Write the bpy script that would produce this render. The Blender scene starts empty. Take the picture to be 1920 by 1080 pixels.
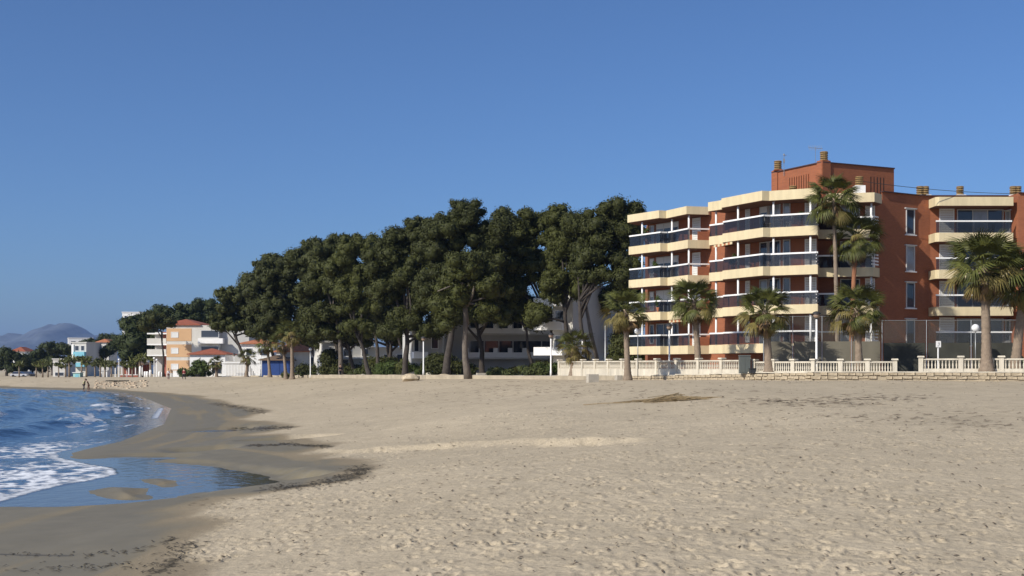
import bpy, math, random
import numpy as np
from mathutils import Matrix, Vector, Euler

# ------------------------------------------------------------------ camera, sky, sun, exposure
SC = bpy.context.scene
COL = SC.collection
FPX, CX0, HY = 2400.0, 960.0, 686.0          # focal length and horizon of the 1920 px wide photograph
cam = bpy.data.cameras.new('camera')
cam.sensor_width = 36.0
cam.lens = 36.0 * FPX / 1920.0
cam.shift_y = (HY - 540.0) / 1920.0
cam.clip_start, cam.clip_end = 0.3, 30000
camo = bpy.data.objects.new('camera', cam)
COL.objects.link(camo)
camo.location = (0, 0, 0)
camo.rotation_euler = (math.pi / 2, 0, 0)
SC.camera = camo

SUN_EL, SUN_AZ = math.radians(35), math.radians(231)
world = bpy.data.worlds.new('World')
SC.world = world
world.use_nodes = True
wn = world.node_tree
sky = wn.nodes.new('ShaderNodeTexSky')
sky.sky_type = 'NISHITA'
sky.sun_disc = False
sky.sun_elevation = SUN_EL
sky.sun_rotation = SUN_AZ
sky.altitude = 0
sky.air_density = 0.75
sky.dust_density = 1.6
sky.ozone_density = 9.5
wn.links.new(sky.outputs[0], wn.nodes['Background'].inputs[0])
wn.nodes['Background'].inputs[1].default_value = 0.12

sun = bpy.data.lights.new('sun', 'SUN')
sun.energy = 5.0
sun.angle = math.radians(0.53)
sun.color = (1.0, 0.94, 0.84)
suno = bpy.data.objects.new('sun', sun)
COL.objects.link(suno)
sd = Vector((math.sin(SUN_AZ) * math.cos(SUN_EL), math.cos(SUN_AZ) * math.cos(SUN_EL), math.sin(SUN_EL)))
suno.rotation_euler = sd.to_track_quat('Z', 'Y').to_euler()
suno.location = sd * 200

SC.view_settings.view_transform = 'Standard'
SC.view_settings.look = 'None'
SC.view_settings.exposure = 0.0
SC.view_settings.gamma = 1.0
SC.cycles.max_bounces = 6
SC.cycles.volume_bounces = 1
SC.cycles.transparent_max_bounces = 12
SC.cycles.use_denoising = True

# ------------------------------------------------------------------ helpers
rng = np.random.default_rng(7)
rnd = random.Random(11)
SEA = -3.6


def X(px, d):
    return (px - CX0) / FPX * d


def Zp(py, d):
    return (HY - py) / FPX * d


def wmat(o):
    m = o.matrix_parent_inverse @ o.matrix_basis
    return wmat(o.parent) @ m if o.parent else o.matrix_basis.copy()


def tag(o, label=None, cat=None, group=None, kind=None):
    if label: o['label'] = label
    if cat: o['category'] = cat
    if group: o['group'] = group
    if kind: o['kind'] = kind
    return o


def empty(name, loc, rz=0.0):
    o = bpy.data.objects.new(name, None)
    o.empty_display_size = 0.3
    COL.objects.link(o)
    o.location = loc
    o.rotation_euler = (0, 0, rz)
    return o


def thing(name, loc, label, cat, group=None, rz=0.0):
    return tag(empty(name, loc, rz), label, cat, group)


def link(name, me, parent=None, local=False):
    o = bpy.data.objects.new(name, me)
    COL.objects.link(o)
    if parent is not None:
        o.parent = parent
        if not local:
            o.matrix_parent_inverse = wmat(parent).inverted()
    return o


def copy_tree(o, parent=None):
    c = o.copy()
    COL.objects.link(c)
    if parent is not None:
        c.parent = parent
    for ch in list(o.children):
        copy_tree(ch, c)
    return c


class MB:
    """collects faces, then becomes one mesh object"""

    def __init__(self):
        self.v, self.f = [], []

    def add(self, vs, fs):
        b = len(self.v)
        self.v += [tuple(p) for p in vs]
        self.f += [tuple(i + b for i in f) for f in fs]
        return self

    def box(self, c, s, rz=0.0, taper=1.0):
        hx, hy, hz = s[0] / 2, s[1] / 2, s[2] / 2
        ca, sa = math.cos(rz), math.sin(rz)
        vs = []
        for z in (-hz, hz):
            t = taper if z > 0 else 1.0
            for x, y in ((-hx, -hy), (hx, -hy), (hx, hy), (-hx, hy)):
                x, y = x * t, y * t
                vs.append((c[0] + x * ca - y * sa, c[1] + x * sa + y * ca, c[2] + z))
        return self.add(vs, [(3, 2, 1, 0), (4, 5, 6, 7), (0, 1, 5, 4), (1, 2, 6, 5), (2, 3, 7, 6), (3, 0, 4, 7)])

    def seg(self, p, q, w, z0, z1, off=0.0):
        """upright box along the plan segment p-q, w thick, shifted off to the left of p->q"""
        dx, dy = q[0] - p[0], q[1] - p[1]
        l = math.hypot(dx, dy)
        nx, ny = -dy / l, dx / l
        a, b = off - w / 2, off + w / 2
        pts = [(p[0] + nx * a, p[1] + ny * a), (q[0] + nx * a, q[1] + ny * a),
               (q[0] + nx * b, q[1] + ny * b), (p[0] + nx * b, p[1] + ny * b)]
        return self.prism(pts, z0, z1)

    def prism(self, poly, z0, z1):
        n = len(poly)
        ar = sum(poly[i][0] * poly[(i + 1) % n][1] - poly[(i + 1) % n][0] * poly[i][1] for i in range(n))
        if ar < 0: poly = list(reversed(poly))
        vs = [(x, y, z0) for x, y in poly] + [(x, y, z1) for x, y in poly]
        fs = [tuple(range(n - 1, -1, -1)), tuple(range(n, 2 * n))]
        fs += [(i, (i + 1) % n, n + (i + 1) % n, n + i) for i in range(n)]
        return self.add(vs, fs)

    def tube(self, pts, radii, n=8, cap=True):
        pts = [Vector(p) for p in pts]
        rings, b = [], len(self.v)
        up = Vector((0.13, 0.31, 1)).normalized()
        for i, p in enumerate(pts):
            d = (pts[min(i + 1, len(pts) - 1)] - pts[max(i - 1, 0)]).normalized()
            u = d.cross(up if abs(d.dot(up)) < 0.97 else Vector((1, 0, 0))).normalized()
            w = u.cross(d)
            r = radii[i] if hasattr(radii, '__len__') else radii
            for k in range(n):
                a = 2 * math.pi * k / n
                self.v.append(tuple(p + u * (math.cos(a) * r) + w * (math.sin(a) * r)))
        for i in range(len(pts) - 1):
            for k in range(n):
                a, c = b + i * n + k, b + i * n + (k + 1) % n
                self.f.append((a, c, c + n, a + n))
        if cap:
            self.f.append(tuple(b + k for k in range(n - 1, -1, -1)))
            e = b + (len(pts) - 1) * n
            self.f.append(tuple(e + k for k in range(n)))
        return self

    def lathe(self, c, prof, n=12):
        b = len(self.v)
        for r, z in prof:
            for k in range(n):
                a = 2 * math.pi * k / n
                self.v.append((c[0] + r * math.cos(a), c[1] + r * math.sin(a), c[2] + z))
        for i in range(len(prof) - 1):
            for k in range(n):
                p, q = b + i * n + k, b + i * n + (k + 1) % n
                self.f.append((p, q, q + n, p + n))
        self.f.append(tuple(b + k for k in range(n - 1, -1, -1)))
        e = b + (len(prof) - 1) * n
        self.f.append(tuple(e + k for k in range(n)))
        return self

    def ball(self, c, r, n=12, m=8, squash=1.0):
        prof = [(max(1e-3, r * math.sin(math.pi * i / m)), -r * squash * math.cos(math.pi * i / m)) for i in range(m + 1)]
        return self.lathe(c, prof, n)

    def mesh(self, name, m, smooth=False):
        me = bpy.data.meshes.new(name)
        me.from_pydata(self.v, [], self.f)
        if m: me.materials.append(m)
        if smooth: me.polygons.foreach_set('use_smooth', [True] * len(me.polygons))
        me.update()
        return me

    def build(self, name, m, parent=None, smooth=False, local=False):
        return link(name, self.mesh(name, m, smooth), parent, local)


# ---- materials
def mat(name, col, rough=0.8, var=0.12, scale=1.5, bump=0.0, bscale=20.0, metal=0.0, spec=0.4, streak=False):
    m = bpy.data.materials.new(name)
    m.use_nodes = True
    nt = m.node_tree
    b = nt.nodes['Principled BSDF']
    b.inputs['Roughness'].default_value = rough
    b.inputs['Metallic'].default_value = metal
    b.inputs['Specular IOR Level'].default_value = spec
    tc = nt.nodes.new('ShaderNodeTexCoord')
    mp = nt.nodes.new('ShaderNodeMapping')
    if streak: mp.inputs['Scale'].default_value = (1, 1, 0.18)
    nt.links.new(tc.outputs['Object'], mp.inputs[0])
    nz = nt.nodes.new('ShaderNodeTexNoise')
    nz.inputs['Scale'].default_value = scale
    nz.inputs['Detail'].default_value = 6
    nz.inputs['Roughness'].default_value = 0.65
    nt.links.new(mp.outputs[0], nz.inputs['Vector'])
    rp = nt.nodes.new('ShaderNodeMapRange')
    rp.inputs['From Min'].default_value, rp.inputs['From Max'].default_value = 0.25, 0.75
    rp.inputs['To Min'].default_value, rp.inputs['To Max'].default_value = 1 - var, 1 + var
    nt.links.new(nz.outputs[0], rp.inputs[0])
    mx = nt.nodes.new('ShaderNodeMix')
    mx.data_type, mx.blend_type = 'RGBA', 'MULTIPLY'
    mx.inputs[0].default_value = 1.0
    mx.inputs[6].default_value = (*col, 1)
    nt.links.new(rp.outputs[0], mx.inputs[7])
    nt.links.new(mx.outputs[2], b.inputs['Base Color'])
    if bump > 0:
        n2 = nt.nodes.new('ShaderNodeTexNoise')
        n2.inputs['Scale'].default_value = bscale
        n2.inputs['Detail'].default_value = 4
        nt.links.new(tc.outputs['Object'], n2.inputs['Vector'])
        bp = nt.nodes.new('ShaderNodeBump')
        bp.inputs['Strength'].default_value = bump
        bp.inputs['Distance'].default_value = 0.05
        nt.links.new(n2.outputs[0], bp.inputs['Height'])
        nt.links.new(bp.outputs[0], b.inputs['Normal'])
    m['_mix'] = mx.name
    return m


def brick_mat(name, c1, c2, mortar, scale):
    m = mat(name, c1, 0.85, 0.12, 0.5)
    nt = m.node_tree
    mx = nt.nodes[m['_mix']]
    tc = nt.nodes.new('ShaderNodeTexCoord')
    sep = nt.nodes.new('ShaderNodeSeparateXYZ')
    nt.links.new(tc.outputs['Object'], sep.inputs[0])
    ad = nt.nodes.new('ShaderNodeMath')
    ad.operation = 'ADD'
    nt.links.new(sep.outputs[0], ad.inputs[0])
    nt.links.new(sep.outputs[1], ad.inputs[1])
    cb = nt.nodes.new('ShaderNodeCombineXYZ')
    nt.links.new(ad.outputs[0], cb.inputs[0])
    nt.links.new(sep.outputs[2], cb.inputs[1])
    br = nt.nodes.new('ShaderNodeTexBrick')
    br.inputs['Scale'].default_value = scale
    br.inputs['Color1'].default_value = (*c1, 1)
    br.inputs['Color2'].default_value = (*c2, 1)
    br.inputs['Mortar'].default_value = (*mortar, 1)
    br.inputs['Mortar Size'].default_value = 0.012
    br.inputs['Brick Width'].default_value = 0.28
    br.inputs['Row Height'].default_value = 0.08
    nt.links.new(cb.outputs[0], br.inputs['Vector'])
    nt.links.new(br.outputs[0], mx.inputs[6])
    return m


def leaf_mat(name, col, var=0.45, rough=0.65):
    """foliage colour varied by a per-face tint attribute"""
    m = bpy.data.materials.new(name)
    m.use_nodes = True
    nt = m.node_tree
    b = nt.nodes['Principled BSDF']
    b.inputs['Roughness'].default_value = rough
    b.inputs['Specular IOR Level'].default_value = 0.2
    at = nt.nodes.new('ShaderNodeAttribute')
    at.attribute_name = 'tint'
    oi = nt.nodes.new('ShaderNodeObjectInfo')
    ad = nt.nodes.new('ShaderNodeMath')
    ad.operation = 'MULTIPLY_ADD'
    ad.inputs[1].default_value = 0.35
    nt.links.new(oi.outputs['Random'], ad.inputs[0])
    nt.links.new(at.outputs['Fac'], ad.inputs[2])
    cr = nt.nodes.new('ShaderNodeValToRGB')
    e = cr.color_ramp.elements
    e[0].color = (col[0] * (1 - var), col[1] * (1 - var), col[2] * (1 - var), 1)
    e[1].color = (col[0] * (1 + var * 1.3), col[1] * (1 + var), col[2] * (1 + var * 0.4), 1)
    e[1].position = 1.3 if False else 1.0
    nt.links.new(ad.outputs[0], cr.inputs[0])
    nt.links.new(cr.outputs[0], b.inputs['Base Color'])
    return m


M = {}
M['brick'] = brick_mat('terracotta brick', (0.325, 0.102, 0.040), (0.265, 0.080, 0.032), (0.22, 0.10, 0.058), 1.0)
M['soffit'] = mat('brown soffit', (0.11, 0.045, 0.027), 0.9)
M['cream'] = mat('cream render', (0.61, 0.51, 0.315), 0.8, 0.15, 1.8, streak=True)
M['white'] = mat('white paint', (0.78, 0.77, 0.74), 0.55, 0.06, 1.0)
M['offwhite'] = mat('off white render', (0.56, 0.54, 0.49), 0.85, 0.14, 0.6, streak=True)
M['shade_grey_render'] = mat('shade grey render', (0.46, 0.45, 0.42), 0.85, 0.12, 0.5, streak=True)  # pale walls greyed, the shade they stand in put into the colour
M['stone_white'] = mat('cast stone', (0.56, 0.505, 0.40), 0.85, 0.28, 1.6, 0.4, 24, streak=True)
M['sandstone'] = mat('sandstone', (0.44, 0.36, 0.245), 0.9, 0.4, 2.0, 0.6, 12)
M['mortar'] = mat('mortar', (0.36, 0.30, 0.21), 0.95, 0.2, 4.0, 0.4, 30)
M['paving'] = mat('pale paving', (0.46, 0.42, 0.35), 0.85, 0.15, 0.7)
M['concrete'] = mat('concrete', (0.40, 0.36, 0.29), 0.9, 0.2, 2.0, 0.4, 12)
M['kerb'] = mat('sandy kerb', (0.36, 0.305, 0.22), 0.95, 0.25, 0.8, 0.4, 6)
M['frame'] = mat('window frame', (0.50, 0.50, 0.49), 0.5, 0.05)
M['shutter'] = mat('white shutter', (0.66, 0.66, 0.64), 0.6, 0.05)
M['dark_glass'] = mat('dark window glass', (0.035, 0.042, 0.055), 0.06, 0.1, 1.0, spec=0.8)
M['curtain_glass'] = mat('curtained glass', (0.26, 0.27, 0.28), 0.10, 0.25, 2.0, spec=0.7, streak=True)
M['dark'] = mat('black and slit shade', (0.012, 0.011, 0.011), 0.9)  # plain black parts, also the painted shade of tower slits and louvres
M['coping'] = mat('dark coping', (0.06, 0.03, 0.03), 0.7)
M['vent'] = mat('vent clay', (0.26, 0.17, 0.07), 0.8, 0.25, 6)
M['metal'] = mat('grey metal', (0.32, 0.33, 0.33), 0.45, 0.1, 3, metal=0.6)
M['dark_metal'] = mat('dark metal', (0.05, 0.05, 0.05), 0.5, 0.2, 3, metal=0.4)
M['globe_white'] = mat('opal globe', (0.78, 0.78, 0.78), 0.2, 0.05, 2, spec=0.6)
M['globe_brown'] = mat('smoked globe', (0.30, 0.21, 0.15), 0.12, 0.1, 4, spec=0.8)
M['bark'] = mat('pine bark', (0.055, 0.045, 0.037), 0.95, 0.35, 2.0, 0.9, 9)
M['bark_pale'] = mat('pale pine bark', (0.135, 0.113, 0.09), 0.95, 0.35, 2.0, 0.9, 9)
M['palm_bark'] = mat('palm bark', (0.23, 0.175, 0.125), 0.95, 0.3, 3.0, 0.8, 10)
M['palm_red'] = mat('reddish palm bark', (0.27, 0.12, 0.06), 0.95, 0.35, 3.0, 0.8, 10)
M['boot'] = mat('cut frond bases', (0.16, 0.11, 0.07), 0.95, 0.4, 6.0, 0.8, 14)
M['pine'] = leaf_mat('pine needles', (0.046, 0.054, 0.0150), 0.5)
M['pine_far'] = leaf_mat('far pine needles', (0.030, 0.042, 0.0145), 0.45)
M['bush'] = leaf_mat('bush leaves', (0.05, 0.075, 0.02), 0.45)
M['hedge'] = leaf_mat('hedge leaves', (0.05, 0.064, 0.02), 0.4)
M['frond'] = leaf_mat('palm frond green', (0.074, 0.085, 0.025), 0.45, 0.55)
M['frond_y'] = leaf_mat('palm frond yellowing', (0.135, 0.115, 0.04), 0.35, 0.65)
M['frond_d'] = leaf_mat('palm frond dead', (0.16, 0.108, 0.058), 0.4, 0.85)
M['apricot'] = mat('apricot render', (0.56, 0.355, 0.195), 0.85, 0.06, 0.5)
M['tile'] = mat('terracotta tile', (0.28, 0.085, 0.045), 0.85, 0.3, 2.5, 0.4, 6)
M['tile_o'] = mat('orange tile', (0.40, 0.15, 0.07), 0.85, 0.3, 2.5)
M['blue'] = mat('blue boards', (0.016, 0.05, 0.19), 0.6, 0.15, 2)
M['turq'] = mat('turquoise render', (0.20, 0.47, 0.55), 0.8, 0.1)
M['teal'] = mat('pale teal board', (0.33, 0.52, 0.46), 0.7, 0.1)
M['brown_awning'] = mat('brown awning', (0.15, 0.10, 0.065), 0.9, 0.15)
M['redbrick'] = mat('red wall', (0.33, 0.11, 0.075), 0.9, 0.2, 3)
M['reed'] = mat('dry reed', (0.29, 0.215, 0.115), 0.85, 0.35, 8)
M['twig'] = mat('dark beach litter', (0.10, 0.075, 0.05), 0.95, 0.4, 6)
M['weed'] = mat('dark seaweed', (0.055, 0.045, 0.03), 0.85, 0.4, 6)
M['skin'] = mat('skin', (0.46, 0.28, 0.20), 0.6, 0.05)
M['screen_beige'] = mat('beige screen cloth', (0.15, 0.135, 0.10), 0.95, 0.15, 1.2, streak=True)
M['screen_dark'] = mat('dark green screen cloth', (0.045, 0.045, 0.035), 0.95, 0.35, 1.0)
M['cabinet'] = mat('grey green cabinet', (0.10, 0.11, 0.10), 0.5, 0.1)


def glass_mat(name, col, alpha, rough=0.04):
    m = bpy.data.materials.new(name)
    m.use_nodes = True
    nt = m.node_tree
    b = nt.nodes['Principled BSDF']
    b.inputs['Base Color'].default_value = (*col, 1)
    b.inputs['Roughness'].default_value = rough
    b.inputs['Specular IOR Level'].default_value = 0.6
    nz = nt.nodes.new('ShaderNodeTexNoise')
    nz.inputs['Scale'].default_value = 0.9
    mr = nt.nodes.new('ShaderNodeMapRange')
    mr.inputs['To Min'].default_value, mr.inputs['To Max'].default_value = alpha - 0.08, alpha + 0.08
    nt.links.new(nz.outputs[0], mr.inputs[0])
    nt.links.new(mr.outputs[0], b.inputs['Alpha'])
    return m


M['rail_glass'] = glass_mat('smoked balcony glass', (0.016, 0.018, 0.024), 0.56)
M['mesh_wire'] = glass_mat('fine wire netting', (0.10, 0.105, 0.09), 0.14, 0.8)


# ---- numpy noise
def _hash(ix, iy, seed):
    h = (ix.astype(np.int64) * 374761393 + iy.astype(np.int64) * 668265263 + seed * 974634777) & 0x7fffffff
    h = ((h ^ (h >> 13)) * 1274126177) & 0x7fffffff
    h = h ^ (h >> 16)
    return (h & 0xffff) / 65535.0


def vnoise(x, y, seed=0):
    x, y = np.asarray(x, float), np.asarray(y, float)
    ix, iy = np.floor(x), np.floor(y)
    fx, fy = x - ix, y - iy
    ux, uy = fx * fx * (3 - 2 * fx), fy * fy * (3 - 2 * fy)
    a = _hash(ix, iy, seed); b = _hash(ix + 1, iy, seed)
    c = _hash(ix, iy + 1, seed); d = _hash(ix + 1, iy + 1, seed)
    return (a * (1 - ux) + b * ux) * (1 - uy) + (c * (1 - ux) + d * ux) * uy


def fbm(x, y, oct=4, seed=0, gain=0.5):
    s, a, n = 0.0, 1.0, 0.0
    for o in range(oct):
        s = s + a * vnoise(x * 2 ** o + 17.3 * o, y * 2 ** o - 9.1 * o, seed + o)
        n += a
        a *= gain
    return s / n


def sst(a, b, x):
    t = np.clip((x - a) / (b - a), 0, 1)
    return t * t * (3 - 2 * t)


def poly_dist(px, py, pts):
    """signed distance to an open polyline (positive on its right-hand side), nearest parameter index"""
    best = np.full(px.shape, 1e18)
    sgn = np.ones(px.shape)
    par = np.zeros(px.shape)
    for i in range(len(pts) - 1):
        ax, ay = pts[i][:2]; bx, by = pts[i + 1][:2]
        dx, dy = bx - ax, by - ay
        t = np.clip(((px - ax) * dx + (py - ay) * dy) / (dx * dx + dy * dy), 0, 1)
        d = (px - ax - t * dx) ** 2 + (py - ay - t * dy) ** 2
        cr = dx * (py - ay) - dy * (px - ax)
        k = d < best - 1e-9
        best = np.where(k, d, best)
        sgn = np.where(k, np.where(cr < 0, 1.0, -1.0), sgn)
        par = np.where(k, i + t, par)
    return np.sqrt(best) * sgn, par


def poly_inside(px, py, pts):
    """signed distance to a closed polygon, positive inside"""
    n = len(pts)
    ins = np.zeros(px.shape, bool)
    best = np.full(px.shape, 1e18)
    for i in range(n):
        ax, ay = pts[i][:2]; bx, by = pts[(i + 1) % n][:2]
        c = ((ay > py) != (by > py)) & (px < (bx - ax) * (py - ay) / (by - ay + 1e-12) + ax)
        ins ^= c
        dx, dy = bx - ax, by - ay
        t = np.clip(((px - ax) * dx + (py - ay) * dy) / (dx * dx + dy * dy + 1e-12), 0, 1)
        best = np.minimum(best, (px - ax - t * dx) ** 2 + (py - ay - t * dy) ** 2)
    return np.sqrt(best) * np.where(ins, 1, -1)


# ------------------------------------------------------------------ terrain functions
SHORE = [(-17, -600), (-15.5, 0), (-14, 25), (-13.4, 33.6), (-13.5, 36.5), (-13.4, 38.6), (-13.1, 40.2), (-12.95, 42.4),
         (-13.8, 44.8), (-15.2, 46.5), (-17.5, 49.9), (-18.6, 52.7), (-18.9, 56.5), (-19.05, 60.8), (-21.1, 73.8),
         (-21.8, 78.5), (-29.2, 108), (-42.5, 146), (-51, 169), (-58.5, 181), (-82.3, 206), (-140, 228), (-400, 275),
         (-3000, 700), (-12000, 1800)]
# the seaward edge of the promenade: plan position and paving height
PROM = [(90, 70, -0.38), (60, 76, -0.38), (36, 80, -0.40), (24, 83.5, -0.40), (20, 84.6, -0.40), (16.6, 89.5, -0.52),
        (12.5, 97, -0.69), (9.6, 103, -0.80), (4.25, 119, -0.97), (-8.9, 133.5, -0.96), (-24, 169, -1.2),
        (-40.5, 208, -1.6), (-49.5, 226, -1.8), (-78, 257, -2.55), (-160, 290, -2.7), (-400, 330, -2.9),
        (-3000, 800, -2.9), (-12000, 2000, -2.9)]


def prom_z(par):
    i = np.clip(np.floor(par).astype(int), 0, len(PROM) - 2)
    z = np.array([p[2] for p in PROM])
    return z[i] + (z[i + 1] - z[i]) * (par - i)


def ray_sea(px, py):
    d = FPX * -SEA / (py - HY)
    return (X(px, d), d)


PUDDLE = [ray_sea(*p) for p in [(-60, 948), (0, 951), (109, 950), (219, 946), (321, 937), (383, 924), (500, 921), (575, 911),
                                (510, 895), (420, 877), (310, 867), (197, 864), (120, 858), (60, 870), (-60, 900)]]
ISLES = [[ray_sea(*p) for p in [(262, 899), (300, 897), (337, 902), (335, 910), (305, 914), (280, 909)]],
         [ray_sea(*p) for p in [(157, 920), (215, 914), (288, 915), (283, 928), (276, 937), (220, 938), (180, 930)]]]
POOLS = [[ray_sea(*p) for p in q] for q in (
    [(352, 811), (400, 807), (450, 806), (455, 809), (410, 813)],
    [(200, 861), (240, 857), (300, 857), (332, 860), (270, 864)],
    [(340, 848), (405, 847), (408, 849), (345, 851)],
    [(480, 836), (560, 834), (600, 837), (540, 839)])]


def ground_z(x, y, fine=False):
    x, y = np.asarray(x, float), np.asarray(y, float)
    s, _ = poly_dist(x, y, SHORE)
    cusp = (fbm(x / 9, y / 14, 3, 5) - 0.5) * 4.0
    sh = np.interp(s + cusp * sst(2, 7, s), [-60, -12, 0, 1.0, 5, 9, 12, 30, 60], [-9, -5.0, -3.63, -3.56, -3.43, -3.14, -2.88, -1.0, 2.0])
    up = np.interp(y, [-50, 0, 15, 30, 50, 82, 97, 105, 120, 135, 170, 210, 230, 260, 300, 400],
                   [-2.8, -2.8, -2.7, -2.1, -1.5, -0.93, -1.06, -1.15, -1.27, -1.26, -1.45, -1.8, -2.0, -2.62, -2.8, -3.0])
    k = 5.0
    m = np.minimum(sh, up)
    z = m - np.log(np.exp(-k * np.minimum(sh - m, 20)) + np.exp(-k * np.minimum(up - m, 20))) / k
    # low sand scarp across the middle of the beach
    d, par = poly_dist(x, y, [(-7.5, 52), (-4.5, 46.5), (-0.5, 44), (2.2, 41.5), (6, 39)])
    wob = (fbm(x / 1.3, y / 1.3, 3, 31) - 0.5) * 2.0 + (fbm(x / 3.5, y / 5, 2, 35) - 0.5) * 5.0
    ends = sst(0.1, 0.8, par) * (1 - sst(3.1, 3.95, par))
    z = z + ends * 0.24 * (0.35 + 1.1 * fbm(x / 2.2, y / 2.2, 2, 33)) * (sst(-0.8, 0.25, -(d + wob)) - 0.5) * np.exp(-(d / 5.0) ** 2)
    z = z + 0.10 * (fbm(x / 6, y / 6, 3, 3) - 0.5) * sst(7, 14, s)
    # hollows with standing water, and sand bars in the largest
    z_before = z
    e = poly_inside(x, y, PUDDLE) + (fbm(x / 1.5, y / 1.5, 3, 41) - 0.5) * 0.9
    for isl in ISLES:
        q = poly_inside(x, y, isl) + (fbm(x / 1.0, y / 1.0, 3, 43) - 0.5) * 0.5
        e = np.where(q > -0.8, np.minimum(e, -q * 1.0), e)
    z = np.where(e > -1.0, np.minimum(z, SEA + 0.10) * 0 + (SEA + np.interp(e, [-1.0, 0, 0.8], [0.05, 0.0, -0.05])) * sst(-1.0, -0.2, e) + z * (1 - sst(-1.0, -0.2, e)), z)
    z = np.where(s < 0.3, np.minimum(z, z_before), z)
    for pl in POOLS:
        q = poly_inside(x, y, pl)
        w = sst(-1.2, 0.1, q)
        z = z * (1 - w) + (SEA - 0.03) * w
    # made ground behind the promenade edge
    t, tp = poly_dist(x, y, PROM)
    w = sst(3.5, 6.5, t)
    z = z * (1 - w) + (prom_z(tp) - 0.05) * w
    w0 = sst(-4, -0.2, t) * (t < 3.5)
    return z


def gz(x, y):
    if GRID:
        return grid_gz(x, y)
    return float(ground_z(np.array([x]), np.array([y]))[0])


GRID = {}


def on_ground(px, py):
    if GRID:
        return on_grid(px, py)
    ds = np.geomspace(8, 400, 900)
    xs, zs = X(px, ds), Zp(py, ds)
    g = ground_z(xs, ds)
    i = int(np.argmax(zs <= g)) if (zs <= g).any() else len(ds) - 1
    return (float(xs[i]), float(ds[i]))


def grid_gz(x, y):
    a, r, z = GRID['az'], GRID['ra'], GRID['z']
    t, d = math.atan2(x, y), math.hypot(x, y)
    j = min(max(int(np.searchsorted(a, t)) - 1, 0), len(a) - 2)
    i = min(max(int(np.searchsorted(r, d)) - 1, 0), len(r) - 2)
    u = min(max((t - a[j]) / (a[j + 1] - a[j]), 0), 1)
    v = min(max((d - r[i]) / (r[i + 1] - r[i]), 0), 1)
    return float((z[i, j] * (1 - u) + z[i, j + 1] * u) * (1 - v) + (z[i + 1, j] * (1 - u) + z[i + 1, j + 1] * u) * v)


def on_grid(px, py):
    a, r, z = GRID['az'], GRID['ra'], GRID['z']
    t = math.atan2((px - CX0) / FPX, 1.0)
    j = min(max(int(np.searchsorted(a, t)), 0), len(a) - 1)
    yy = r * math.cos(t)
    below = ((HY - py) / FPX * yy <= z[:, j]) & (r > 9)
    i = int(np.argmax(below)) if below.any() else len(r) - 20
    return (X(px, yy[i]), float(yy[i]))


def grid_mesh(name, az, ra, zfun, m, attrs):
    A, R = np.meshgrid(az, ra)
    x, y = R * np.sin(A), R * np.cos(A)
    z, at = zfun(x, y)
    nr, nc = x.shape
    co = np.stack([x, y, z], -1).reshape(-1, 3)
    i = np.arange(nr * nc).reshape(nr, nc)
    q = np.stack([i[:-1, :-1], i[:-1, 1:], i[1:, 1:], i[1:, :-1]], -1).reshape(-1, 4)
    me = bpy.data.meshes.new(name)
    me.vertices.add(len(co)); me.vertices.foreach_set('co', co.ravel())
    me.loops.add(q.size); me.loops.foreach_set('vertex_index', q[:, ::-1].ravel().astype(np.int32))
    me.polygons.add(len(q))
    me.polygons.foreach_set('loop_start', np.arange(0, q.size, 4, dtype=np.int32))
    me.polygons.foreach_set('loop_total', np.full(len(q), 4, dtype=np.int32))
    me.update(calc_edges=True)
    me.polygons.foreach_set('use_smooth', np.ones(len(q), bool))
    for n in attrs:
        a = me.attributes.new(n, 'FLOAT', 'POINT')
        a.data.foreach_set('value', at[n].ravel().astype(np.float32))
    me.materials.append(m)
    return me


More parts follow.
